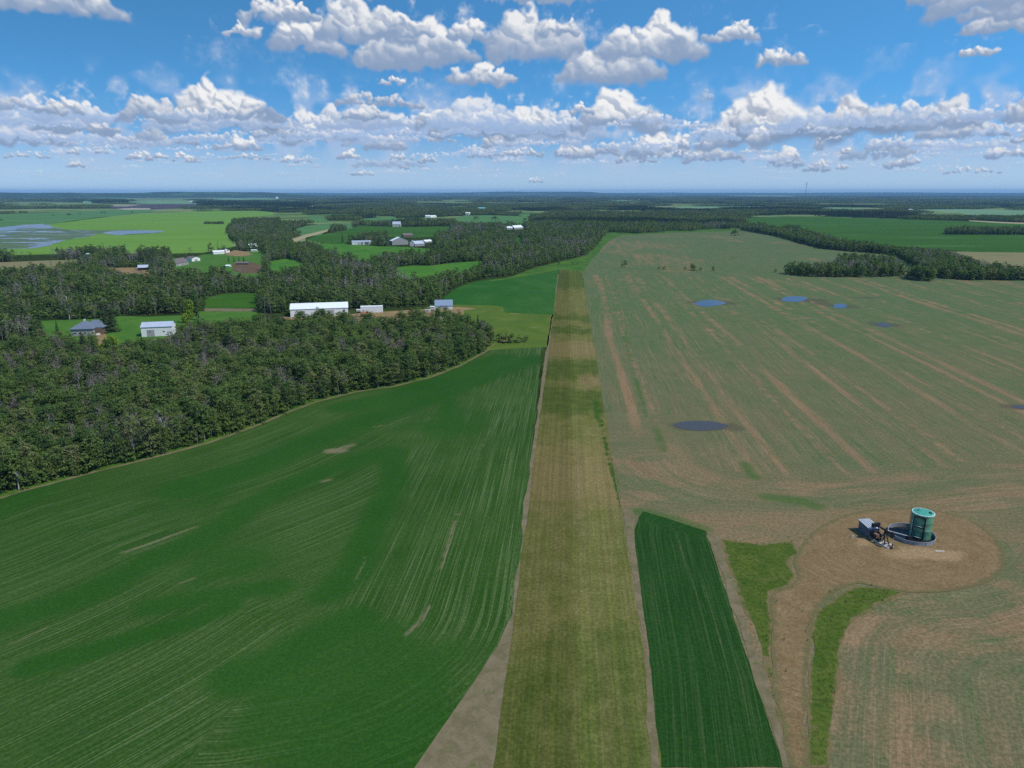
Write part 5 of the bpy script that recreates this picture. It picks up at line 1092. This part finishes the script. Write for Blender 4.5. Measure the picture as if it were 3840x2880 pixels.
# ================================================================== BUILDINGS
def gable(name, label, cat, bl, br, wall_px, roof_px, depth, wm, rm, ridge='x', door=None, win=0, group=None, over=0.4, wall_h=None):
    """bl, br: photograph pixels of the foot of the front wall"""
    a = np.array(G(*bl)); b = np.array(G(*br)); L = float(np.hypot(*(b - a))); ang = math.atan2(b[1] - a[1], b[0] - a[0])
    mx_, my = (bl[0] + br[0]) / 2, (bl[1] + br[1]) / 2; mp = mpp(mx_, my); de = dep(mx_, my)
    Hh = wall_h or wall_px * mp / math.cos(de)
    if ridge == 'x': rise = max(0.09 * depth, (roof_px * mp - depth / 2 * math.sin(de)) / math.cos(de)); rise = min(rise, depth * .55)
    else: rise = min(max(roof_px * mp / math.cos(de), .12 * L), L * .5)
    e = empty(name, (a[0], a[1], 0), ang); tag(e, label, cat, group)
    w_ = MB(); rf = MB(); th = 0.14
    if ridge == 'x':
        w_.add([(0, 0, 0), (0, depth, 0), (0, depth, Hh), (0, depth / 2, Hh + rise), (0, 0, Hh), (L, 0, 0), (L, depth, 0), (L, depth, Hh), (L, depth / 2, Hh + rise), (L, 0, Hh)],
               [(0, 1, 2, 3, 4)[::-1], (5, 6, 7, 8, 9), (0, 5, 9, 4), (6, 1, 2, 7), (4, 9, 8, 3), (7, 2, 3, 8)])
        s = rise / (depth / 2)
        for y0, y1, z0, z1 in ((-over, depth / 2, Hh - over * s, Hh + rise), (depth / 2, depth + over, Hh + rise, Hh - over * s)):
            rf.add([(-over, y0, z0 + .03), (L + over, y0, z0 + .03), (L + over, y1, z1 + .03), (-over, y1, z1 + .03), (-over, y0, z0 + th), (L + over, y0, z0 + th), (L + over, y1, z1 + th), (-over, y1, z1 + th)],
                   [(3, 2, 1, 0), (4, 5, 6, 7), (0, 1, 5, 4), (1, 2, 6, 5), (2, 3, 7, 6), (3, 0, 4, 7)])
    else:
        w_.add([(0, 0, 0), (L, 0, 0), (L, 0, Hh), (L / 2, 0, Hh + rise), (0, 0, Hh), (0, depth, 0), (L, depth, 0), (L, depth, Hh), (L / 2, depth, Hh + rise), (0, depth, Hh)],
               [(0, 1, 2, 3, 4), (5, 6, 7, 8, 9)[::-1], (1, 6, 7, 2), (5, 0, 4, 9), (2, 7, 8, 3), (9, 4, 3, 8)])
        s = rise / (L / 2)
        for x0, x1, z0, z1 in ((-over, L / 2, Hh - over * s, Hh + rise), (L / 2, L + over, Hh + rise, Hh - over * s)):
            rf.add([(x0, -over, z0 + .03), (x1, -over, z1 + .03), (x1, depth + over, z1 + .03), (x0, depth + over, z0 + .03), (x0, -over, z0 + th), (x1, -over, z1 + th), (x1, depth + over, z1 + th), (x0, depth + over, z0 + th)],
                   [(3, 2, 1, 0), (4, 5, 6, 7), (0, 1, 5, 4), (1, 2, 6, 5), (2, 3, 7, 6), (3, 0, 4, 7)])
    w_.build('wall', M[wm], e); rf.build('roof', M[rm], e)
    for (f, wd, hd, mt) in (door or []):
        MB().box(f * L - wd / 2, f * L + wd / 2, -.1, -.003, 0.05, min(hd, Hh - .3), None).build('door', M[mt], e)
    for k in range(win):
        x = (k + .6) * L / (win + .2); wn = MB().box(x - .6, x + .6, -.08, -.003, Hh * .42, Hh * .42 + 1.1).build('window', M['white'], e); MB().box(x - .5, x + .5, -.1, -.084, Hh * .42 + .1, Hh * .42 + 1.0).build('pane', M['glass'], wn)
    return e
B_ = gable
B_('shop', 'white metal shop with grey roof right of the blue roofed house', 'shop', (532, 1264), (648, 1259), 36, 19, 13, 'white', 'roof_grey', door=[(.3, 5, 5, 'door'), (.86, 1.2, 2.4, 'door')], win=2)
B_('barn', 'very long white barn with pale metal roof behind the near wood', 'barn', (1090, 1190), (1306, 1182), 29, 22, 22, 'white', 'roof_white', door=[(.2, 5, 5, 'door'), (.7, 5, 5, 'door')])
B_('storage_trailer', 'long white storage trailer between the barn and the hangar', 'trailer', (1353, 1173), (1436, 1171), 22, 3, 5, 'white', 'roof_white', door=[(.12, 1.4, 2.4, 'door')], over=.1)
B_('shed', 'small shed with reddish roof in front of the white storage trailer', 'shed', (1354, 1190), (1386, 1190), 12, 9, 6, 'brown_wall', 'roof_red', door=[(.5, 1.6, 2.2, 'dark_wall')])
B_('shed', 'tiny pale shed at the left end of the storage trailer', 'shed', (1336, 1168), (1351, 1168), 6, 2, 2.5, 'cream', 'roof_white', over=.1)
B_('hangar', 'white hangar with blue grey roof beside the mown grass', 'hangar', (1632, 1161), (1697, 1160), 15, 21, 12, 'white', 'roof_steel', door=[(.5, 7, 3, 'door')])
B_('shed', 'narrow white shed touching the left side of the hangar', 'shed', (1613, 1162), (1630, 1162), 11, 3, 4, 'white', 'roof_white', over=.15)
B_('storage_trailer', 'low pale trailer left of the hangar and its narrow shed', 'trailer', (1594, 1171), (1612, 1171), 8, 2, 3, 'cream', 'roof_white', over=.1)
B_('shed', 'small open shed with light grey roof in the dry clearing', 'shed', (517, 1014), (555, 1013), 10, 10, 10, 'dark_wall', 'roof_grey', door=[(.5, 8, 2.5, 'dark_wall')])  # solid walls, coloured near-black for the shade in its open front
B_('shed', 'small white gabled shed among the left tree belt', 'shed', (315, 966), (333, 966), 9, 6, 8, 'white', 'roof_white', 'y')
B_('house', 'homestead house with brown hip roof left of the white garage', 'house', (660, 1000), (708, 992), 12, 16, 14, 'grey_wall', 'roof_brown', win=3, door=[(.3, 1.2, 2.2, 'white')])
B_('garage', 'white gable fronted garage with dark roof beside the brown house', 'garage', (720, 981), (751, 978), 11, 6, 14, 'white', 'roof_brown', 'y', door=[(.5, 5, 3, 'door')])
B_('shed', 'long low white homestead shed behind the white garage', 'shed', (801, 954), (842, 952), 9, 5, 8, 'white', 'roof_white')
B_('barn', 'white gable barn with dark roof at the end of the long low shed', 'barn', (835, 949), (862, 947), 9, 7, 14, 'white', 'roof_brown', 'y')
B_('barn', 'brown barn with bright white roof below the road wood', 'barn', (942, 936), (971, 934), 8, 13, 16, 'brown_wall', 'roof_white', door=[(.4, 4, 3, 'dark_wall')])
B_('shed', 'low cream shed in front of the white roofed brown barn', 'shed', (941, 944), (963, 944), 6, 2, 4, 'cream', 'roof_white', over=.1)
B_('shed', 'long low brown cattle shed at the back of the corral', 'shed', (886, 993), (932, 993), 6, 6, 8, 'brown_wall', 'roof_brown')
B_('shed', 'small pale shed at the left of the corral', 'shed', (846, 1002), (862, 1002), 5, 4, 6, 'cream', 'roof_white')
B_('barn', 'long low white barn at the left of the far farmstead', 'barn', (1320, 918), (1391, 917), 11, 4, 9, 'white', 'roof_grey')
B_('shed', 'small grey shed between the long white barn and the farmhouse', 'shed', (1434, 921), (1452, 921), 8, 5, 8, 'grey_wall', 'roof_grey')
B_('farmhouse', 'large farmhouse with white edged teal grey gable roof', 'house', (1471, 919), (1531, 917), 15, 13, 16, 'grey_wall', 'roof_white', 'y', win=3)
B_('house', 'tan house wall beside the large farmhouse', 'house', (1537, 924), (1552, 924), 15, 7, 9, 'cream', 'roof_grey', 'y', win=1)
B_('house', 'grey roofed house right of the tan farmstead wall', 'house', (1556, 924), (1592, 922), 9, 11, 14, 'grey_wall', 'roof_grey', win=2)
B_('shed', 'white roofed shed at the right end of the far farmstead', 'shed', (1594, 911), (1621, 909), 5, 6, 10, 'grey_wall', 'roof_white')
B_('barn', 'brown roofed barn behind the large farmhouse', 'barn', (1513, 890), (1549, 889), 7, 8, 14, 'brown_wall', 'roof_brown')
B_('house', 'pale grey house among trees at the far meadow edge', 'house', (1472, 851), (1502, 851), 10, 11, 14, 'cream', 'roof_grey', win=2)
B_('shed', 'white farm shed left of the distant pair', 'shed', (1595, 816), (1613, 816), 6, 3, 16, 'white', 'roof_white')
B_('shed', 'white farm shed right of the distant pair', 'shed', (1614, 816), (1637, 815), 5, 3, 16, 'white', 'roof_white')
B_('house', 'white two level house above the far meadow', 'house', (1746, 807), (1763, 807), 7, 4, 16, 'white', 'roof_white')
B_('shed', 'teal roofed shed in the far woods', 'shed', (1792, 789), (1820, 789), 4, 7, 30, 'cream', 'roof_teal')
B_('shed', 'long white roofed shed right of the teal roof', 'shed', (1844, 784), (1867, 784), 2, 3, 24, 'white', 'roof_white')
B_('house', 'white roofed house left of a pair in the middle wood', 'house', (1901, 861), (1922, 861), 6, 6, 14, 'cream', 'roof_white')
B_('house', 'larger white roofed house right of a pair in the middle wood', 'house', (1929, 861), (1962, 859), 7, 8, 18, 'grey_wall', 'roof_white')
B_('shed', 'white farm shed at the edge of the deep green field', 'shed', (3345, 817), (3366, 817), 5, 3, 20, 'white', 'roof_white')
B_('barn', 'bright white barn among trees behind the deep green field', 'barn', (3411, 793), (3431, 793), 6, 3, 26, 'white', 'roof_white', 'y')
B_('house', 'pale farmhouse left of the bright white barn', 'house', (3339, 793), (3356, 793), 3, 2, 20, 'cream', 'roof_grey')
for j, (x0, x1, y, h, lb) in enumerate(((1164, 1172, 779, 6, 'white shed at the right end of the dark spruce belt'), (1210, 1220, 777, 3, 'low white shed right of the spruce belt shed'), (712, 722, 758, 4, 'tiny white shed left of the dark spruce belt'), (737, 746, 758, 5, 'tiny white shed touching the dark spruce belt'),
                                        (753, 767, 733, 4, 'leftmost white shed of the horizon farm'), (800, 808, 733, 4, 'second white shed of the horizon farm'), (834, 842, 733, 4, 'third white shed of the horizon farm'), (851, 871, 734, 4, 'long grey white shed of the horizon farm'), (876, 884, 734, 5, 'rightmost white shed of the horizon farm'), (1034, 1041, 745, 6, 'lone white shed at the end of the pale far field'),
                                        (267, 276, 735, 4, 'white shed in the left far fields'), (383, 392, 730, 4, 'white shed near the left horizon'), (2390, 2402, 752, 4, 'white shed on the thin field near the horizon centre'), (3312, 3324, 753, 4, 'pale dome like shed near the right horizon'))):
    B_('shed', lb, 'shed', (x0, y), (x1, y), h * .6, h * .4, 14 if y > 745 else 40, 'white', 'roof_white')

# blue roofed house: hip roof with a garage wing
g0 = np.array(G(268, 1262)); g1 = np.array(G(352, 1259)); ang = math.atan2(*(g1 - g0)[::-1]); L = float(np.hypot(*(g1 - g0)))
h = empty('house', (g0[0], g0[1], 0), ang); tag(h, 'house with broad blue grey hip roof on the lawn above the near wood', 'house')
D_ = 16.0; HH = 5.2
MB().box(0, L, 0, D_, 0, HH).build('wall', M['grey_wall'], h)
MB().box(L + .003, L + 5.2, 3.2, D_ - 1, 0, HH - .2).build('wing_wall', M['brown_wall'], h)
def hip(x0, x1, y0, y1, z, rise, inset, o=.7):
    x0 -= o; x1 += o; y0 -= o; y1 += o; ym = (y0 + y1) / 2
    return MB().add([(x0, y0, z), (x1, y0, z), (x1, y1, z), (x0, y1, z), (x0 + inset, ym, z + rise), (x1 - inset, ym, z + rise), (x0, y0, z - .25), (x1, y0, z - .25), (x1, y1, z - .25), (x0, y1, z - .25)],
                    [(0, 1, 5, 4), (1, 2, 5), (2, 3, 4, 5), (3, 0, 4), (6, 7, 1, 0), (7, 8, 2, 1), (8, 9, 3, 2), (9, 6, 0, 3), (9, 8, 7, 6)])
hip(0, L, 0, D_, HH + .1, 4.4, 7.0).build('roof', M['roof_blue'], h)
hip(L - 6, L + 5.4, 4, D_ - 1, HH + .25, 4.6, 4.2).build('wing_roof', M['roof_blue'], h)
MB().box(L * .42, L * .42 + 1.2, D_ * .55, D_ * .55 + 1.2, HH + 2, HH + 5.6).build('chimney', M['cream'], h)
for k, x in enumerate((.12, .34, .56)):
    wn = MB().box(L * x, L * x + 2, -.08, -.003, 1.6, 3.0).build('window', M['white'], h); MB().box(L * x + .12, L * x + 1.88, -.1, -.083, 1.72, 2.88).build('pane', M['glass'], wn)
MB().box(L * .8, L * .8 + 1.2, -.1, -.003, .3, 2.6).build('door', M['white'], h)
st = MB()
for k in range(5): st.box(L + 1, L + 3.4, 3.1 - (k + 1) * .5, 3.1 - k * .5, 0, 1.3 - k * .24)
st.build('steps', M['cream'], h)

# light pole beside the house
x, y = G(262, 1198); p = empty('light_pole', (x, y, 0)); tag(p, 'tall white light pole behind the left end of the blue roofed house', 'pole')
MB().tube([(0, 0, 0), (0, 0, 19)], [.32, .2], 8).build('pole', M['pale_steel'], p); MB().box(-.35, .35, -.35, .35, 13.2, 14.6).build('transformer', M['galv'], p); MB().bar((0, 0, 18.9), (-1.6, -.6, 19.6), .16).build('lamp_arm', M['pale_steel'], p)

# guyed lattice mast on the skyline
x, y = G(3018, 760); m_ = empty('radio_mast', (x, y, 0)); tag(m_, 'tall thin radio mast on the right skyline', 'mast')
TH = 205.0; lt = MB(); R_ = 1.6; cs = [(R_ * math.cos(a), R_ * math.sin(a)) for a in (0.5, 2.6, 4.7)]
for c in cs: lt.bar((c[0], c[1], 0), (c[0], c[1], TH), .7)
for k in range(34):
    z0 = k * 6.0; z1 = z0 + 6
    for i in range(3):
        a, b = cs[i], cs[(i + 1) % 3]; lt.bar((a[0], a[1], z0), (b[0], b[1], z1), .28)
lt.build('lattice', M['mast'], m_)
for z in (196, 178): MB().lathe([(.5, -4), (3.4, -4), (3.4, 4), (.5, 4)], 12, (0, 0, z)).build('antenna', M['mast'], m_)
gw = MB()
for a in (0.5, 2.6, 4.7):
    for z in (70, 135, 200): gw.bar((math.cos(a) * 90, math.sin(a) * 90, 0), (math.cos(a) * 1.5, math.sin(a) * 1.5, z), .12)
gw.build('guy_wires', M['mast'], m_)

# ================================================================== OIL WELL
def zsolve(x, y, py):
    lo, hi = 0.0, 60.0
    for _ in range(40):
        md = (lo + hi) / 2
        if proj([(x, y, md)])[1][0] > py: lo = md
        else: hi = md
    return lo
rc = np.array(G(3417, 2011)); RR = 6.35
ring = empty('containment_ring', (rc[0], rc[1], 0)); tag(ring, 'round grey steel containment wall around the green tank', 'containment wall')
prof = []
w1 = MB(); nseg = 72
for i in range(9): prof.append((RR + (.035 if i % 2 else 0), 1.2 * i / 8))
w1.lathe(prof + [(RR - .08, 1.2), (RR - .08, 0.02)], nseg).build('wall', M['galv'], ring)
w1 = MB().lathe([(RR + .06, 1.18), (RR + .06, 1.27), (RR - .12, 1.27), (RR - .12, 1.18), (RR + .06, 1.18)], nseg).build('rim', M['galv'], ring)
sd = MB()
for k in range(12):
    a = k * math.pi / 6 + .2; sd.box(-.06, .06, RR + .04, RR + .1, .02, 1.17, Matrix.Rotation(a, 4, 'Z'))
sd.build('seam_posts', M['galv'], ring)
fl = MB().lathe([(0.01, .16), (RR - .2, .16)], 48).build('ring_floor', M['black'], ring)  # even black disc across the whole floor of the ring

tx, ty = G(3448, 2010); TR = 2.95; TZ = 0.2; TH = zsolve(tx, ty, 1922)
tank = empty('storage_tank', (tx, ty, 0.16)); tag(tank, 'tall green cylindrical oil tank standing inside the grey wall', 'tank')
body = MB().lathe([(TR, 0), (TR, TH * .33), (TR + .012, TH * .333), (TR + .012, TH * .337), (TR, TH * .34), (TR, TH * .66), (TR + .012, TH * .663), (TR + .012, TH * .667), (TR, TH * .67), (TR, TH - .25)], 48); body.build('shell', M['tank'], tank, True)
MB().lathe([(TR + .02, TH - .35), (TR + .12, TH - .3), (TR + .12, TH - .02), (TR - .16, TH + .03), (TR - .2, TH - .02)], 48).build('rim', M['tank_rim'], tank)
MB().lathe([(TR - .17, TH + .022), (TR * .5, TH + .28), (.01, TH + .42)], 48).build('roof', M['tank_top'], tank, True)
MB().lathe([(.38, TH + .05), (.38, TH + .62), (.01, TH + .64)], 16, (1.4, -1.2, 0)).build('hatch', M['dark_green_steel'], tank)
MB().lathe([(.16, TH + .1), (.16, TH + .9), (.3, TH + .95), (.01, TH + 1.1)], 12, (-1.2, .4, 0)).build('vent', M['galv'], tank)
# external frame on the side towards the camera
toc = -np.array([tx, ty]); ta = math.atan2(toc[1], toc[0]) - .2; FM = Matrix.Rotation(ta - math.pi / 2, 4, 'Z')
fr = MB(); fw = 1.55; fy = TR + .35; z0, z1 = .35, TH - .45
for xx in (-fw, fw): fr.box(xx - .2, xx + .2, fy - .12, fy + .22, z0, z1, FM)
for zz in (z0, z0 + (z1 - z0) * .5, z1 - .3): fr.box(-fw + .2, fw - .2, fy - .08, fy + .2, zz, zz + .34, FM)
for xx in (-fw, fw):
    for zz in (z0 + .3, z1 - .6): fr.box(xx - .07, xx + .07, TR - .7, fy - .1, zz, zz + .14, FM)
fr.build('pipe_frame', M['black'], tank)
fe = MB()
for zz in (z0 + .26, z0 + (z1 - z0) * .5 + .26): fe.box(-fw + .22, fw - .22, fy - .04, fy + .16, zz + .083, zz + .15, FM)
fe.box(fw + .06, fw + .19, fy + .223, fy + .26, z0, z1, FM)
fe.build('frame_edges', M['tank_rim'], tank)
ld_ = MB(); LM = Matrix.Rotation(ta - math.pi / 2 - 1.15, 4, 'Z')
for xx in (-.25, .25): ld_.box(xx - .03, xx + .03, TR + .2, TR + .26, .2, TH + .9, LM)
for k in range(28): ld_.box(-.22, .22, TR + .21, TR + .25, .4 + k * TH / 28, .44 + k * TH / 28, LM)
ld_.build('ladder', M['dark_green_steel'], tank)

# steel shed
c_bl = np.array(G(3236, 1990)); c_fl = np.array(G(3256, 2019)); c_fr = np.array(G(3294, 2016))
sa = math.atan2(*(c_fr - c_fl)[::-1]); SL = float(np.hypot(*(c_fr - c_fl))); SD = float(np.hypot(*(c_fl - c_bl))); SD = min(SD, 5.5); SH = 3.1
sh = empty('pump_shed', (c_fl[0], c_fl[1], 0.13), sa); tag(sh, 'grey steel pump shed with ribbed roof beside the black pumpjack', 'shed')
vb = Vector((c_bl[0] - c_fl[0], c_bl[1] - c_fl[1])); vb.rotate(Matrix.Rotation(-sa, 2)) if False else None
ca, sa_ = math.cos(-sa), math.sin(-sa); d_ = c_bl - c_fl; lb = np.array([d_[0] * ca - d_[1] * sa_, d_[0] * sa_ + d_[1] * ca]); lb = lb / np.hypot(*lb) * SD
bx, by = 0.0, float(SD)
MB().add([(0, 0, 0), (SL, 0, 0), (SL + bx, by, 0), (bx, by, 0), (0, 0, SH - .25), (SL, 0, SH - .25), (SL + bx, by, SH + .25), (bx, by, SH + .25)], [(3, 2, 1, 0), (0, 1, 5, 4), (1, 2, 6, 5), (2, 3, 7, 6), (3, 0, 4, 7), (4, 5, 6, 7)]).build('wall', M['shed'], sh)
o = .25; rf = MB(); rb = MB(); n_ = 7
rf.add([(-o, -o, SH - .2), (SL + o, -o, SH - .2), (SL + o, by + o, SH + .34), (-o, by + o, SH + .34), (-o, -o, SH - .1), (SL + o, -o, SH - .1), (SL + o, by + o, SH + .44), (-o, by + o, SH + .44)], [(3, 2, 1, 0), (4, 5, 6, 7), (0, 1, 5, 4), (1, 2, 6, 5), (2, 3, 7, 6), (3, 0, 4, 7)])
rf.build('roof', M['roof_steel'], sh)
for k in range(6):
    x = -o + (SL + 2 * o) * (k + .08) / 5.9; x1 = min(x + .3, SL + o)
    rb.add([(x, -o, SH - .097), (x1, -o, SH - .097), (x1, by + o, SH + .443), (x, by + o, SH + .443), (x, -o, SH + .0), (x1, -o, SH + .0), (x1, by + o, SH + .54), (x, by + o, SH + .54)], [(4, 5, 6, 7), (0, 1, 5, 4), (1, 2, 6, 5), (2, 3, 7, 6), (3, 0, 4, 7)])
rb.build('roof_ribs', M['pale_steel'], sh)
MB().box(SL * .2, SL * .55, -.06, -.003, .1, 2.1).build('door', M['dark_wall'], sh); MB().box(SL * .65, SL * .92, -.06, -.003, 1.2, 2.0).build('vent', M['black'], sh)
MB().box(-.2, SL + .2, -.2, by + .2, -.12, -.001).build('skid', M['rust'], sh)

# pumpjack, seen nearly end on
pc = np.array(G(3303, 2036)); pa = math.atan2(-.9, .42) - .02
pj = empty('pumpjack', (pc[0], pc[1], 0.13), pa); tag(pj, 'small black pumpjack on a pale skid between shed and tank', 'pumpjack')
sk = MB()
for yy in (-1.0, 1.0): sk.box(-3.4, 3.6, yy - .14, yy + .14, 0, .32)
for xx in (-3.3, -1.6, .2, 1.9, 3.5): sk.box(xx - .12, xx + .12, -.855, .855, .02, .26)
sk.build('skid', M['pale_steel'], pj)
ps = MB(); HB = 4.1
for sx_ in (.0, 2.0):
    for yy in (-.8, .8): ps.bar((sx_ + (.0 if sx_ else -.2), yy, .33), (.95, yy * .18, HB), .24)
for z in (1.3, 2.5):
    k = (z - .33) / (HB - .33); ps.bar((.95 * k - .2 * (1 - k), -.8 + .65 * k, z), (.95 * k - .2 * (1 - k), .8 - .65 * k, z), .12); ps.bar((2 - 1.05 * k, -.8 + .65 * k, z), (2 - 1.05 * k, .8 - .65 * k, z), .12)
ps.build('samson_post', M['black'], pj)
bm_ = MB().bar((-2.6, 0, HB + .42), (3.3, 0, HB + .28), .26, .5); bm_.build('walking_beam', M['black'], pj)
hd = MB().poly_prism([(3.1, HB - .2), (3.75, HB - 1.0), (4.0, HB - .5), (4.05, HB + .2), (3.8, HB + .9), (3.35, HB + .95), (3.1, HB + .6)], Matrix.Translation((0, -.24, 0)), .48); hd.build('horse_head', M['black'], pj)
MB().box(-2.95, -2.2, -1.35, 1.35, HB - .1, HB + 1.0).build('equaliser', M['black'], pj)
for yy in (-1.05, 1.05):
    MB().bar((-2.6, yy, HB + .2), (-2.2, yy, 1.6), .14).build('pitman_arm', M['black'], pj)
    cw = MB().poly_prism([(-3.3, 1.1), (-2.9, .55), (-1.9, .5), (-1.2, 1.1), (-1.3, 1.9), (-2.1, 2.3), (-3.0, 1.9)], Matrix.Translation((0, yy * 1.18 - .16, 0)), .32); cw.build('counterweight', M['black'], pj)
MB().box(-2.7, -1.3, -.6, .6, .33, 1.9).build('gearbox', M['rust'], pj)
MB().tube([(-.7, -.55, .8), (-.7, .55, .8)], .45, 14).build('motor', M['black'], pj)
MB().bar((3.95, 0, HB - .6), (3.95, 0, 1.6), .06).build('bridle', M['pale_steel'], pj)
wh = MB().lathe([(.28, 0), (.28, .5), (.42, .5), (.42, .65), (.2, .65), (.2, 1.6), (.01, 1.62)], 14, (3.95, 0, 0)); wh.build('wellhead', M['rust'], pj)
gd = MB()
for (a, b) in (((-3.6, -1.7), (-.8, -1.7)), ((-3.6, 1.7), (-.8, 1.7)), ((-3.6, -1.7), (-3.6, 1.7))):
    for z in (.5, 1.1): gd.bar((a[0], a[1], z), (b[0], b[1], z), .06)
    for q_ in (0, .5, 1): gd.bar((a[0] + (b[0] - a[0]) * q_, a[1] + (b[1] - a[1]) * q_, 0), (a[0] + (b[0] - a[0]) * q_, a[1] + (b[1] - a[1]) * q_, 1.15), .07)
gd.build('guard_rail', M['rust'], pj)

# flow line into the tank
a = G(3322, 1988, 1.7); b = G(3402, 2012, 1.3)
fp = empty('flow_pipe', (a[0], a[1], 0)); tag(fp, 'pale flow pipe running from the pumpjack over the wall to the tank', 'pipe')
MB().tube([(0, 0, 1.72), (b[0] - a[0], b[1] - a[1], 1.5)], .14, 8).build('pipe', M['pale_steel'], fp)
fs = MB().bar((0, 0, 0), (0, 0, 1.6), .12); fs.bar((b[0] - a[0], b[1] - a[1], .17), (b[0] - a[0], b[1] - a[1], 1.4), .14); fs.build('support', M['black'], fp)
vx = empty('valve_box', (b[0] + .5, b[1] - .1, .16), .3); tag(vx, 'black valve box at the foot of the green tank', 'valve box')
MB().box(-.7, .7, -.5, .5, .12, 1.35).box(-.78, .78, -.58, .58, 1.353, 1.45).build('box', M['black'], vx); MB().box(-.6, -.45, -.45, .45, 0, .117).box(.45, .6, -.45, .45, 0, .117).build('feet', M['black'], vx)
x, y = G(3196, 2020); mk = empty('marker_post', (x, y, .13)); tag(mk, 'short white marker post left of the pump shed', 'post'); MB().tube([(0, 0, 0), (0, 0, .85)], .16, 10).build('post', M['white'], mk); MB().lathe([(.19, .853), (.19, .98), (.01, 1.05)], 10).build('cap', M['pale_steel'], mk)
for (xx, yy, ln, rz, lb) in ((3524, 2070, 2.6, .05, 'pale plank lying on the pad right of the tank'), (3342, 2044, 1.0, .7, 'short pale block beside the pumpjack skid')):
    x, y = G(xx, yy); pk = MB().box(-ln / 2, ln / 2, -.16, .16, 0, .12).box(-ln / 2, ln / 2, .19, .46, .0, .1).build('plank' if ln > 2 else 'wood_block', M['wood']); pk.location = (x, y, .14); pk.rotation_euler = (0, 0, rz); tag(pk, lb, 'plank' if ln > 2 else 'block')

# hills under the horizon
def ridge(d, h0, h1, a0, a1, seed, label, ntheta=160):
    th = np.linspace(a0, a1, ntheta); hh = h0 + (h1 - h0) * fbm(th * 14 + seed, th * 0 + seed, 4); ed_ = smooth(th, a0, a0 + .12) * (1 - smooth(th, a1 - .12, a1)); hh = hh * ed_
    V = []; F = []
    for k, (dd, f) in enumerate(((d * .9, 0), (d * .95, .45), (d, 1), (d * 1.05, .5), (d * 1.1, 0))):
        for t_, q_ in zip(th, hh): V.append((FW[0] * math.cos(t_) * dd + RT[0] * math.sin(t_) * dd, FW[1] * math.cos(t_) * dd + RT[1] * math.sin(t_) * dd, q_ * f - (1 if f == 0 else 0)))
    for k in range(4):
        for i in range(ntheta - 1): F.append((k * ntheta + i, k * ntheta + i + 1, (k + 1) * ntheta + i + 1, (k + 1) * ntheta + i))
    me = bpy.data.meshes.new('hills'); me.from_pydata(V, [], F); me.materials.append(M['land']); me.update(); tag(link('hills', me), label, 'hills', kind='structure')
ridge(34000, 70, 118, -.85, .85, 3, 'long low blue hills along the horizon'); ridge(26000, 55, 150, -.16, .22, 9, 'slightly higher low hills at the horizon centre'); ridge(17000, 75, 135, -.95, -.22, 21, 'low rise along the left horizon')

# ================================================================== HAZE
m, t, out = newmat('haze_air')
pv = t.n('ShaderNodeVolumePrincipled'); pv.inputs['Color'].default_value = (0.28, 0.54, 0.92, 1); pv.inputs['Density'].default_value = 3.2e-5; pv.inputs['Anisotropy'].default_value = 0.0
t.nt.links.new(pv.outputs[0], out.inputs['Volume'])
hz = MB().box(-44000, 44000, -44000, 44000, -2, 225).build('haze', m); tag(hz, 'thin blue air between the camera and the horizon', 'haze', kind='stuff')
print('done', round(time.time() - T0, 1))
